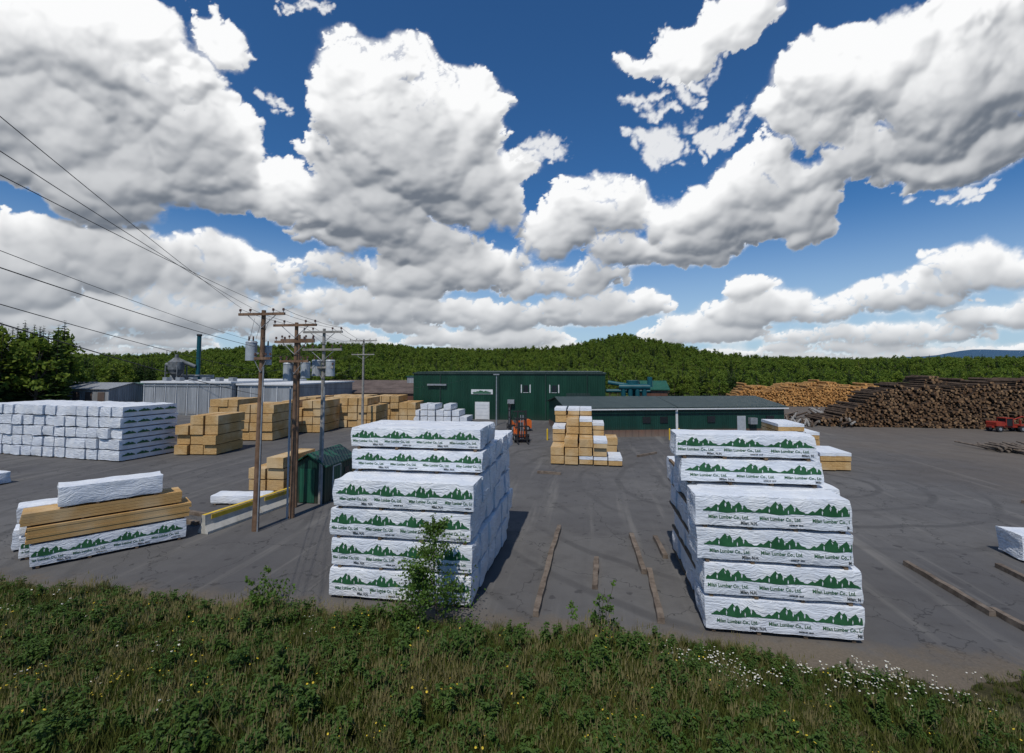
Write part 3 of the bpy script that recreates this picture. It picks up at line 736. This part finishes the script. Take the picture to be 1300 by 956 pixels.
AZ,RR=np.meshgrid(np.radians(azs),rs,indexing='ij'); X=RR*np.sin(AZ); Y=RR*np.cos(AZ); Z=gh(X,Y)
V=np.stack([X.ravel(),Y.ravel(),Z.ravel()],1); nr=len(rs)
F=[(i*nr+j,(i+1)*nr+j,(i+1)*nr+j+1,i*nr+j+1) for i in range(len(azs)-1) for j in range(1,nr-1)]+[(i*nr,(i+1)*nr+1,i*nr+1)[::-1] for i in range(len(azs)-1)]
F=[f[::-1] for f in F]
mb=MB(); mb.add(V,F,'ground'); g=mb.obj('ground',smooth=True)
mb=MB(); nx,ny=60,40
xs=np.linspace(-125,90,nx+1); ys=np.concatenate([[12.],np.linspace(14,118,ny)])
V=[(x,y,0.) for x in xs for y in ys]
F=[(i*(ny+1)+j,(i+1)*(ny+1)+j,(i+1)*(ny+1)+j+1,i*(ny+1)+j+1) for i in range(nx) for j in range(ny)]
mb.add(V,F,'asphalt'); mb.obj('asphalt_yard')
def edge(x): return 13.9+.22*np.sin(x*.7)+.16*np.sin(x*1.9+1)+.1*np.sin(x*4.3)+np.where(x>3,-.07*(x-3),0)
def bankz(x,y): 
    d=np.maximum(edge(x)-y,0)
    return .135*d+.05*np.sin(x*1.3+y)*np.minimum(d,1)+.03*np.sin(x*3.1-y*2.2)*np.minimum(d,1)-.02
mb=MB(); xs=np.arange(-60,50,.4); ts=np.concatenate([np.linspace(0,6,25),np.linspace(7,40,12)])
V=[(x,float(edge(x)+.15-t),float(bankz(x,edge(x)+.15-t))) for x in xs for t in ts]; n=len(ts)
F=[(i*n+j,i*n+j+1,(i+1)*n+j+1,(i+1)*n+j) for i in range(len(xs)-1) for j in range(n-1)]
mb.add(V,F,'soil'); mb.obj('grass_bank',smooth=True)

# ------------------------------------------------------------------ scatter
def scatter(name,P,scl,rot,idx,coll):
    me=bpy.data.meshes.new(name); me.from_pydata([tuple(p) for p in P],[],[])
    for nm,ty,dat in (('scl','FLOAT',scl),('rotz','FLOAT',rot),('vidx','INT',idx)):
        a=me.attributes.new(nm,ty,'POINT'); a.data.foreach_set('value',list(dat))
    o=bpy.data.objects.new(name,me); sc.collection.objects.link(o)
    ng=bpy.data.node_groups.new(name,'GeometryNodeTree')
    ng.interface.new_socket('Geometry',in_out='INPUT',socket_type='NodeSocketGeometry'); ng.interface.new_socket('Geometry',in_out='OUTPUT',socket_type='NodeSocketGeometry')
    N=ng.nodes;L=ng.links
    gi=N.new('NodeGroupInput');go=N.new('NodeGroupOutput'); ip=N.new('GeometryNodeInstanceOnPoints'); ci=N.new('GeometryNodeCollectionInfo')
    ci.inputs[0].default_value=coll; ci.inputs['Separate Children'].default_value=True; ci.inputs['Reset Children'].default_value=True
    def na(nm,ty):
        n=N.new('GeometryNodeInputNamedAttribute'); n.data_type=ty; n.inputs[0].default_value=nm; return n.outputs[0]
    L.new(gi.outputs[0],ip.inputs['Points']); L.new(ci.outputs[0],ip.inputs['Instance']); ip.inputs['Pick Instance'].default_value=True
    L.new(na('vidx','INT'),ip.inputs['Instance Index'])
    cb=N.new('ShaderNodeCombineXYZ'); L.new(na('rotz','FLOAT'),cb.inputs[2]); L.new(cb.outputs[0],ip.inputs['Rotation'])
    L.new(na('scl','FLOAT'),ip.inputs['Scale']); L.new(ip.outputs[0],go.inputs[0])
    md=o.modifiers.new('scatter','NODES'); md.node_group=ng
    return o
def proto(mb,coll,name):
    o=mb.obj(name); sc.collection.objects.unlink(o); coll.objects.link(o)
def conifer(h,seed):
    r=np.random.RandomState(seed); mb=MB(); mb.cyl((0,0,0),(0,0,h*.97),h*.014,h*.003,'trunk',6,cap=False)
    V=[];F=[]; z=h*r.uniform(.06,.16); w=r.uniform(.17,.24)
    while z<h:
        t=z/h; R0=w*h*(1-t)**.8+.12; nb=int(6+8*(1-t))
        for k in range(nb):
            a=r.uniform(0,2*np.pi); L=R0*r.uniform(.55,1.1); dr=-L*r.uniform(.1,.38); c,s=math.cos(a),math.sin(a); ww=L*r.uniform(.18,.32)
            b=len(V); zz=z+r.uniform(-.1,.1)
            V+=[(0,0,zz),(c*L*.55-s*ww,s*L*.55+c*ww,zz+dr*.45),(c*L,s*L,zz+dr*.8),(c*L*.55+s*ww,s*L*.55-c*ww,zz+dr*.6),(c*L*.6,s*L*.6,zz+dr*.5-ww*.9)]
            F+=[(b,b+1,b+2),(b,b+2,b+3),(b,b+2,b+4)]
        z+=h*.026+.05
    mb.add(V,F,'conifer'); return mb
def decid(h,seed,leaf='decid',ls=.36,ncl=20,per=44,wide=.27):
    r=np.random.RandomState(seed); mb=MB(); mb.cyl((0,0,0),(r.uniform(-.3,.3),0,h*.55),h*.022,h*.012,'trunk',7,cap=False)
    V=[];F=[]
    for c in range(ncl):
        t=r.uniform(.28,1.); a=r.uniform(0,2*np.pi); rr=wide*h*math.sin(min(1,(1.08-t)*1.6)*math.pi/2)*math.sqrt(r.rand())
        C=np.array([rr*math.cos(a),rr*math.sin(a),t*h*.94]); cr=h*r.uniform(.07,.13)
        mb.cyl((0,0,max(.15*h,C[2]-h*.25)),tuple(C),h*.008,h*.002,'trunk',4,cap=False)
        D=r.normal(size=(per,3)); D/=np.linalg.norm(D,axis=1,keepdims=True); D*=cr*r.uniform(.5,1.1,(per,1)); D[:,2]*=.75
        for d in D:
            p=C+d; u=r.normal(size=3);u/=np.linalg.norm(u); v=np.cross(u,r.normal(size=3)); v/=np.linalg.norm(v); s=ls*r.uniform(.6,1.3)
            b=len(V); V+=[tuple(p-u*s),tuple(p+v*s*.6),tuple(p+u*s),tuple(p-v*s*.6)]; F.append((b,b+1,b+2,b+3))
    mb.add(V,F,leaf); return mb
trees=bpy.data.collections.new('tree_kinds')
for i in range(4): proto(conifer(12,100+i),trees,'a_spruce_%d'%i)
for i in range(5): proto(decid(11,200+i),trees,'b_maple_%d'%i)
P=[];S=[];RZ=[];I=[]
def addtree(x,y,s,i,z=None):
    P.append((x,y,float(gh(np.array([x]),np.array([y]))[0]) if z is None else z)); S.append(s); RZ.append(R.uniform(0,6.28)); I.append(i)
def inside_yard(x,y): return (-120<x<86 and y<121)
cnt=0
while cnt<2200:
    az=R.uniform(-66,48); r=R.uniform(122,330); x=r*math.sin(rad(az)); y=r*math.cos(rad(az))
    if inside_yard(x,y): continue
    base=np.interp(az,[-66,-56,-50,-46,-38,-20,5,20,48],[1.1,1.15,.85,.75,.72,.7,.60,.55,.58])*(1+.1*(r-150)/150)
    con=R.rand()<np.interp(az,[-60,-40,0,20],[.75,.4,.33,.42])
    addtree(x,y,base*R.uniform(.7,1.2),R.randint(0,4) if con else R.randint(4,9)); cnt+=1
cnt=0
while cnt<9000:
    az=R.uniform(-62,46); r=330+ (950-330)*R.rand()**.8; x=r*math.sin(rad(az)); y=r*math.cos(rad(az))
    con=R.rand()<.20+.2*math.sin(x*.02)*math.sin(y*.017)
    addtree(x,y,R.uniform(.65,1.1)*(1+.35*(r>600)),R.randint(0,4) if con else R.randint(4,9)); cnt+=1
for k in range(95):
    az=R.uniform(-66,-52.5); r=R.uniform(122,150)
    addtree(r*math.sin(rad(az)),r*math.cos(rad(az)),R.uniform(1.0,1.5),R.randint(0,4) if R.rand()<.8 else R.randint(4,9))
for k in range(260):
    az=R.uniform(-66,48); r=R.uniform(124,150); x=r*math.sin(rad(az)); y=r*math.cos(rad(az))
    if inside_yard(x,y): continue
    addtree(x,y,R.uniform(.3,.5),R.randint(4,9))
scatter('forest',P,S,RZ,I,trees)

def clump(seed,n,hmin,hmax,mk,w=.012,spread=.16,seedhead=False):
    r=np.random.RandomState(seed); mb=MB(); V=[];F=[]
    for k in range(n):
        a=r.uniform(0,6.28); rr=spread*math.sqrt(r.rand()); x,y=rr*math.cos(a),rr*math.sin(a); h=r.uniform(hmin,hmax); b_=r.uniform(0,6.28); ln=h*r.uniform(.1,.6); c,s=math.cos(b_),math.sin(b_); o=r.uniform(0,6.28); wx,wy=w*math.cos(o),w*math.sin(o)
        b=len(V)
        for t,ws in ((0,1),(.4,.9),(.75,.6)):
            px,py=x+c*ln*t*t,y+s*ln*t*t; V+=[(px-wx*ws,py-wy*ws,h*t-.03),(px+wx*ws,py+wy*ws,h*t-.03)]
        V.append((x+c*ln,y+s*ln,h*.97))
        F+=[(b,b+1,b+3,b+2),(b+2,b+3,b+5,b+4),(b+4,b+5,b+6)]
        if seedhead:
            q=len(V); X,Y,Zt=x+c*ln,y+s*ln,h*.97
            V+=[(X-.012,Y,Zt-.06),(X+.012,Y,Zt-.06),(X,Y+.01,Zt+.06)]; F.append((q,q+1,q+2))
    mb.add(V,F,mk); return mb
def weed(seed,n,h):
    r=np.random.RandomState(seed); mb=MB(); V=[];F=[]
    for st in range(4):
        a=r.uniform(0,6.28); bx,by=.08*math.cos(a),.08*math.sin(a); hh=h*r.uniform(.6,1); tx,ty=r.uniform(-.15,.15,2)
        mb.cyl((bx,by,-.03),(bx+tx,by+ty,hh),.005,.003,'weed',4,cap=False)
        for k in range(n):
            t=r.uniform(.1,1); a=r.uniform(0,6.28); L=r.uniform(.05,.11); c,s=math.cos(a),math.sin(a); p=(bx+tx*t,by+ty*t,hh*t); b=len(V); w=L*.3
            V+=[p,(p[0]+c*L*.5-s*w,p[1]+s*L*.5+c*w,p[2]+.02),(p[0]+c*L,p[1]+s*L,p[2]-.01),(p[0]+c*L*.5+s*w,p[1]+s*L*.5-c*w,p[2]+.02)]; F.append((b,b+1,b+2,b+3))
    mb.add(V,F,'weed'); return mb
def flower(seed,mk,h,n,rp):
    r=np.random.RandomState(seed); mb=MB()
    for k in range(n):
        x,y=r.uniform(-.2,.2,2); hh=h*r.uniform(.7,1.1); mb.cyl((x,y,-.02),(x+.03,y,hh),.004,.003,'weed',3,cap=False)
        V=[(x+.03,y,hh)];F=[]; m=8; tl=r.uniform(-.5,.5,2)
        for i in range(m):
            a=2*math.pi*i/m; c,s=rp*math.cos(a),rp*math.sin(a); V.append((x+.03+c,y+s,hh+c*tl[0]+s*tl[1]-.006))
        F=[(0,1+i,1+(i+1)%m) for i in range(m)]
        mb.add(V,F,mk)
        if mk=='petal_w': mb.cyl((x+.03,y,hh+.002),(x+.03,y,hh+.008),rp*.35,rp*.2,'petal_y',6)
    return mb
gc=bpy.data.collections.new('grass_kinds')
proto(clump(1,34,.14,.32,'grass1'),gc,'g0'); proto(clump(2,30,.18,.42,'grass1',w=.010),gc,'g1'); proto(clump(3,26,.10,.26,'grass1',w=.016),gc,'g2')
proto(clump(4,14,.30,.55,'grass2',w=.006,seedhead=True),gc,'g3'); proto(weed(5,26,.32),gc,'g4'); proto(weed(6,34,.62),gc,'g5')
proto(flower(7,'petal_y',.40,3,.020),gc,'g6'); proto(flower(8,'petal_w',.36,4,.028),gc,'g7')
P=[];S=[];RZ=[];I=[]
ng=0
while ng<16500:
    x=R.uniform(-27,13); y=R.uniform(6.5,14.3); e=float(edge(x))
    if y>e-.02+R.uniform(-.45,.15): continue
    f=.5+.5*math.sin(x*.9+1.3)*math.sin(y*1.1+x*.3)
    f2=.5+.5*math.sin(x*.37-y*.9+2.)*math.sin(x*.21+y*.5)
    right=max(0,min(1,(x-1)/6))
    if R.rand()<right*.65*(1 if y>e-1.6 else .3): continue
    u=R.rand()
    if u<.30: i=0
    elif u<.50: i=1
    elif u<.66: i=2
    elif u<.66+.06+.16*f2: i=3
    elif u<.97: i=4 if u<.92 else 5
    elif u<.984: i=6
    else: i=0
    s=R.uniform(.6,1.3)*(.8+.4*f)*(.75 if y>e-.5 else 1)*(1-.35*right)
    P.append((x,y,float(bankz(x,y)))); S.append(s); RZ.append(R.uniform(0,6.28)); I.append(i); ng+=1
for k in range(100):
    cx,cy=[(2.6,13.0),(4.9,12.6),(6.2,12.4),(3.6,12.1),(7.2,12.7)][R.randint(0,5)]
    x=cx+R.normal()*.6; y=min(cy+R.normal()*.35,float(edge(x))); P.append((x,y,float(bankz(x,y)))); S.append(R.uniform(.5,.85)); RZ.append(R.uniform(0,6)); I.append(7)
for k in range(110):
    x=R.uniform(-24,-6); y=R.uniform(8,13.6); P.append((x,y,float(bankz(x,y)))); S.append(R.uniform(.7,1)); RZ.append(R.uniform(0,6)); I.append(7 if k%3==0 else 6)
scatter('roadside_grass',P,S,RZ,I,gc)

def shrub(name,x,y,h,w,nbr,nleaf,ls,seed,mk='sapling_leaf',multi=1):
    r=np.random.RandomState(seed); mb=MB(); z0=float(bankz(np.array(x),np.array(y))); V=[];F=[]
    mb.M=Matrix.Translation((x,y,z0))
    for s in range(multi):
        bx,by=(r.uniform(-.1,.1,2) if multi>1 else (0,0)); tx,ty=r.uniform(-1,1,2)*w*(.45 if multi>1 else .12); hh=h*(r.uniform(.6,1) if s else 1)
        pts=[Vector((bx+tx*t*t+.03*math.sin(9*t),by+ty*t*t,hh*t-.03)) for t in np.linspace(0,1,7)]
        for i in range(6): mb.cyl(pts[i],pts[i+1],.018*(1-i/7)*h/3+.003,.018*(1-(i+1)/7)*h/3+.003,'trunk',6,cap=False)
        for k in range(nbr//multi):
            t=r.uniform(.10,.98); i=min(5,int(t*6)); p=pts[i].lerp(pts[i+1],t*6-i); a=r.uniform(0,6.28)
            L=w*.5*(1.15-t*.85)*r.uniform(.5,1.1); d=Vector((math.cos(a)*L,math.sin(a)*L,L*r.uniform(.2,.9)))
            q=p+d; mb.cyl(p,q,.006,.002,'trunk',4,cap=False)
            for l in range(nleaf):
                u=r.uniform(.2,1.05); c=p+d*u+Vector(r.normal(size=3)*L*.13+r.normal(size=3)*.02); 
                dr=Vector(r.normal(size=3)).normalized(); dr.z-=.4; dr.normalize(); sd=dr.cross(Vector(r.normal(size=3))).normalized(); s_=ls*r.uniform(.6,1.2)
                b=len(V); V+=[tuple(c),tuple(c+dr*s_*.5+sd*s_*.36),tuple(c+dr*s_),tuple(c+dr*s_*.5-sd*s_*.36)]; F.append((b,b+1,b+2,b+3))
    mb.add(V,F,mk); return mb.obj(name)
shrub('birch_sapling',-4.4,13.6,2.95,2.4,76,44,.09,5)
shrub('birch_sapling',-5.0,13.4,1.9,2.0,44,40,.09,15)
shrub('green_bush',-9.6,13.3,1.1,1.6,34,36,.10,6,multi=5)
shrub('roadside_shrub',-.35,13.4,.95,.7,18,20,.08,7,multi=3)
shrub('roadside_shrub',.35,13.5,1.55,.7,26,22,.08,8,multi=4)
shrub('roadside_shrub',-1.9,13.5,.5,.7,12,16,.07,9,multi=3)
shrub('roadside_shrub',-12.6,13.4,.45,.7,12,16,.07,10,multi=3)
shrub('roadside_shrub',-3.2,12.9,.6,.8,16,16,.07,12,multi=3)

# ------------------------------------------------------------------ sky: Nishita world + a bank of cumulus
SUN_EL=rad(57); SUN_AZ=rad(-172)
w=bpy.data.worlds.new('World'); sc.world=w; w.use_nodes=True; t=NT(w.node_tree)
D=t.vmath('NORMALIZE',t.new('ShaderNodeTexCoord').outputs['Generated'])
el=t.math('MULTIPLY',t.math('ARCSINE',t.new('ShaderNodeSeparateXYZ',i_0=D).outputs[2]),57.2958)
sky=t.new('ShaderNodeTexSky',sky_type='NISHITA',sun_disc=False,sun_elevation=SUN_EL,sun_rotation=SUN_AZ,altitude=400.,air_density=1.,dust_density=.4,ozone_density=2.5)
skyc=t.mix(1.,sky.outputs[0],(.30,.62,.90),'MULTIPLY')
sk2=t.mix(t.mr(el,0.,18.,.75,0.),skyc,(4.8,6.0,7.1))
bg=t.n['Background']; t.set(bg,0,sk2); bg.inputs[1].default_value=.105

CL="""-55,26.3,8,5.6;-50,25.0,8,6.0;-55,18.8,8,5.5;-49,17.2,9,5.5;-55,29.1,8,3.8;-42,31.2,4,2.8;-43,20.9,6,5.8;-39,18.6,4,4.6;-52,9.7,12,3.5;-57,7.7,7,3.8;-42,9.5,9,3.2;-54,4.3,8,2.4;-44,5.7,10,3.1;-24,32.6,7,2.2;-26,28.7,6,4.5;-17,30.4,6,3.4;-22,24.0,11,6.5;-15,26.1,6,4.8;-26,18.6,10,5.1;-13,20.3,8,5.2;-34,18.6,4,4.0;-23,15.0,12,3.1;-5,24.1,3,1.7;-36,27.4,2,1.1;-33,35.5,3,0.8;2,18.3,7,3.1;-3,15.8,6,2.7;4,13.7,5,2.4;14,16.4,8,4.8;19,18.9,7,3.4;11,12.8,8,2.7;22,14.9,4,3.5;14,33.3,8,3.6;8,24.8,4,2.0;15,24.6,4,1.4;8,30,4,1.5;29,27.7,8,4.6;24,24.6,6,3.0;36,23.6,6,5.6;28,19.8,8,3.0;35,18.3,7,3.0;39,27.0,4,4.3;41,31,6,3;35,15.3,2,0.9;-14,12.2,10,3.0;-22,10.5,7,2.6;-3,10.3,9,2.4;-30,11,6,2.0;-26,7.2,13,2.3;-12,6.5,10,2.2;2,6.9,9,2.2;18,8.3,3,1.5;21,5.8,9,1.9;31,6.8,6,1.9;37,8.6,6,2.3;30,3.2,8,1.2;37,4.5,4,1.4;13,3.9,8,1.3;-10,3.6,10,1.4;-32,3.8,8,1.4"""
CL=[tuple(map(float,q.split(','))) for q in CL.split(';')]
pr=np.random.RandomState(33)
for k in range(40):
    e=pr.uniform(1.2,6.0); CL.append((pr.uniform(-62,44),e,pr.uniform(2.,5.5),pr.uniform(.45,.95)*(.7+e/7)))
for k in range(30):
    CL.append((pr.uniform(-62,44),pr.uniform(.8,2.4),pr.uniform(2.5,6.),pr.uniform(.4,.7)))
rn=np.random.RandomState(5); PERM=rn.permutation(256); PERM=np.concatenate([PERM]*3); GR=rn.normal(size=(256,3)); GR/=np.linalg.norm(GR,axis=1,keepdims=True); GR=GR.astype(np.float32)
def pn(x,y,z):
    xi,yi,zi=[np.floor(a).astype(np.int32) for a in (x,y,z)]; xf,yf,zf=(x-xi).astype(np.float32),(y-yi).astype(np.float32),(z-zi).astype(np.float32)
    u,v,w_=[a*a*a*(a*(a*6-15)+10) for a in (xf,yf,zf)]
    out=0
    for i in (0,1):
        for j in (0,1):
            for k in (0,1):
                h=PERM[PERM[PERM[(xi+i)&255]+((yi+j)&255)]+((zi+k)&255)]; g=GR[h]
                dt=g[...,0]*(xf-i)+g[...,1]*(yf-j)+g[...,2]*(zf-k)
                out=out+dt*(u if i else 1-u)*(v if j else 1-v)*(w_ if k else 1-w_)
    return out*1.5
def fbm(q,sc_,oct,rough,off=0.,bil=False):
    s=0;a=1.;tot=0;f=sc_
    for i in range(oct):
        n=pn(q[0]*f+off+i*17.3,q[1]*f+off*1.7-i*9.1,q[2]*f-off+i*5.7)
        s=s+a*((1-2*np.abs(n)*1.35) if bil else n); tot+=a; a*=rough; f*=2.03
    return s/tot
NA,NE=1300,560
uu=np.linspace(-1.62,1.62,NA); azg=np.degrees(np.arctan(uu))-9.; elg=np.linspace(-1.,49.,NE); de=elg[1]-elg[0]
AZ,EL=np.meshgrid(azg,elg,indexing='ij'); AZ=AZ.astype(np.float32); EL=EL.astype(np.float32)
ar,er=np.radians(AZ),np.radians(EL)
dx,dy,dz=np.sin(ar)*np.cos(er),np.cos(ar)*np.cos(er),np.sin(er)
q=(dx,dy,dz)
size=np.clip(.20+EL/22.,.20,1.3)
w1=fbm(q,6.,7,.60,3.1); w2=fbm(q,6.,7,.60,11.7)
AW=AZ+w1*5.2*size; EW=EL+w2*4.4*size
F=np.zeros_like(AZ); H=np.zeros_like(AZ); Wp=np.zeros_like(AZ)
pr=np.random.RandomState(21)
def puff(a,e,r,z0,wisp):
    ce=math.cos(rad(max(e,0))); m=r*1.5+3.2
    i0,i1=np.searchsorted(azg,[a-m/ce,a+m/ce]); j0,j1=np.searchsorted(elg,[e-m,e+m])
    if i1<=i0 or j1<=j0: return
    X=(AW[i0:i1,j0:j1]-a)*ce; Y=EW[i0:i1,j0:j1]-e
    Y=np.where(Y<0,Y*1.4,Y); d2=(X*X+Y*Y)/(r*r); f=np.maximum(0,1-np.sqrt(d2))
    T=Wp if wisp else F
    T[i0:i1,j0:j1]=np.maximum(T[i0:i1,j0:j1],f)
    h=np.where(d2<1,z0+r*np.sqrt(np.maximum(0,1-d2)),0)
    H[i0:i1,j0:j1]=np.maximum(H[i0:i1,j0:j1],h)
for a,e,aw,eh in CL:
    wisp=(eh<=2.05 and e>14)
    ce=math.cos(rad(e)); W=aw*ce*.86; Hh=eh*.88; base=min(W,Hh)
    if wisp:
        for k in range(22): puff(a+pr.normal()*W*.55/ce,e+pr.normal()*Hh*.5,base*pr.uniform(.4,1.),0,True)
        continue
    n=int(10+10*W/Hh)
    for k in range(n):
        th=pr.uniform(0,2*math.pi); rr=math.sqrt(pr.rand())*.74
        x=W*rr*math.cos(th); y=max(Hh*rr*math.sin(th),-Hh*.45)
        puff(a+x/ce,e+y,base*pr.uniform(.42,.72),base*.9*(1-rr*rr),False)
    n=int(18+18*W/Hh)
    for k in range(n):
        th=pr.uniform(-.12,1.12)*math.pi; rr=pr.uniform(.7,1.06)
        puff(a+W*rr*math.cos(th)/ce,e+Hh*rr*math.sin(th)*.95,base*pr.uniform(.10,.32),base*.35,False)
    for k in range(n):
        th=pr.uniform(0,2)*math.pi; rr=math.sqrt(pr.rand())*.85
        puff(a+W*rr*math.cos(th)/ce,e+max(-.4,rr*math.sin(th))*Hh,base*pr.uniform(.12,.3),base*(.55+.55*(1-rr*rr)),False)
N=fbm(q,14.,7,.66,41.); B=fbm(q,14.,7,.56,21.,True); Lo=fbm(q,5.,3,.5,61.)
fade=np.clip((NA/2-np.abs(np.arange(NA)-NA/2))/60.,0,1)[:,None]*np.clip((49-EL)/5.,0,1)
sm=lambda x,a,b:(lambda t_:t_*t_*(3-2*t_))(np.clip((x-a)/(b-a),0,1))
def blur(a,n):
    a=a.copy()
    for _ in range(n):
        a=(np.roll(a,1,0)+2*a+np.roll(a,-1,0))/4; a=(np.roll(a,1,1)+2*a+np.roll(a,-1,1))/4
    return a
soft=.15+.42*sm(Lo,-.15,.30)
edge_=F+.42*N*(F>0)
alpha=np.clip((edge_-.01)/soft,0,1); alpha=alpha*alpha*(3-2*alpha)
Fb=blur(F,40)
halo=.6*sm(Fb*1.3+.62*N,.14,.55)*sm(Fb,.01,.12)
wa=.9*sm(Wp+1.0*N,.10,.8)*(Wp>0)
alpha=np.maximum(np.maximum(alpha,halo),wa)*fade
dens=sm(blur(F,6),.0,.35)
tau=np.zeros_like(F); acc=np.zeros(NA,dtype=np.float32)
for j in range(NE-1,-1,-1):
    Ld=.6+.15*max(elg[j],0); k_=math.exp(-de/Ld); acc=acc*k_+dens[:,j]*(1-k_); tau[:,j]=acc
tau=blur(tau,22)+.24*blur(N,2)
macro=1-sm(tau,.28,1.03)
Hs=H+(B*.42+.20*N)*size
def lam(h,k):
    gx=np.gradient(h,axis=0)/(np.gradient(AZ,axis=0)*np.cos(er)); gy=np.gradient(h,axis=1)/de
    L=np.sqrt(gx*gx+gy*gy+k*k); S=(-.25,.72,.65)
    return (-gx*S[0]-gy*S[1]+k*S[2])/L
l1=lam(blur(Hs,4),1.45); l2=lam(blur(Hs,22),.9)
li=.42*np.clip(l1,-.35,1)+.58*np.clip(l2,-.3,1)
Lt=.13+.64*macro+.46*li
thin=np.exp(-np.clip(edge_,0,1)*6.); Lt=Lt*(1-.5*thin)+.88*.5*thin
Lt=np.where((Wp>F)|(F<=0),.88,Lt); Lt=np.clip(Lt,0,1)
dark=np.array([.16,.185,.225]); lite=np.array([.97,.975,.98])
C=dark+(lite-dark)*(Lt**1.1)[...,None]  # sunlit tops and self-shadowed bases painted into the emissive cloud colour
hzf=(np.clip(1-EL/12.,0,1)*.35)[...,None]; C=C*(1-hzf)+np.array([.78,.82,.86])*hzf  # horizon haze mixed into the cloud colour as well
rgba=np.concatenate([C,alpha[...,None]],2).astype(np.float32)
RS=14000.
V=np.stack([dx*RS,dy*RS,dz*RS],-1).reshape(-1,3).astype(np.float32)
me=bpy.data.meshes.new('clouds'); nv=NA*NE; nf=(NA-1)*(NE-1)
me.vertices.add(nv); me.vertices.foreach_set('co',V.ravel())
ii,jj=np.meshgrid(np.arange(NA-1),np.arange(NE-1),indexing='ij'); b0=(ii*NE+jj).ravel()
Q=np.stack([b0,b0+1,b0+NE+1,b0+NE],1).astype(np.int32)
me.loops.add(nf*4); me.loops.foreach_set('vertex_index',Q.ravel()); me.polygons.add(nf); me.polygons.foreach_set('loop_start',np.arange(nf,dtype=np.int32)*4)
me.update(calc_edges=True)
ca=me.color_attributes.new('cloud','FLOAT_COLOR','POINT'); ca.data.foreach_set('color',rgba.ravel())
m=bpy.data.materials.new('cumulus_cloud'); m.use_nodes=True; t=NT(m.node_tree); t.n.clear()
at=t.new('ShaderNodeAttribute',attribute_name='cloud'); em=t.new('ShaderNodeEmission'); tp=t.new('ShaderNodeBsdfTransparent'); mx=t.new('ShaderNodeMixShader'); ou=t.new('ShaderNodeOutputMaterial')
t.l.new(at.outputs['Color'],em.inputs[0]); t.l.new(at.outputs['Alpha'],mx.inputs[0]); t.l.new(tp.outputs[0],mx.inputs[1]); t.l.new(em.outputs[0],mx.inputs[2]); t.l.new(mx.outputs[0],ou.inputs[0])
try: m.cycles.emission_sampling='NONE'
except Exception: pass
me.materials.append(m)
o=bpy.data.objects.new('clouds',me); sc.collection.objects.link(o)

# sun
sd=bpy.data.lights.new('sun','SUN'); sd.energy=3.2; sd.angle=rad(.6); sd.color=(1.,.95,.87)
so=bpy.data.objects.new('sun',sd); sc.collection.objects.link(so)
v=Vector((math.sin(SUN_AZ)*math.cos(SUN_EL),math.cos(SUN_AZ)*math.cos(SUN_EL),math.sin(SUN_EL)))
so.rotation_euler=v.to_track_quat('Z','Y').to_euler()
# camera
cd=bpy.data.cameras.new('camera'); cam=bpy.data.objects.new('camera',cd); sc.collection.objects.link(cam)
cd.sensor_width=36; cd.lens=600/1300*36; cd.shift_y=-44.5/1300; cd.clip_end=30000; cd.clip_start=.1
cam.location=(0,0,7.5); cam.rotation_euler=(rad(90+3.34),0,rad(9)); sc.camera=cam
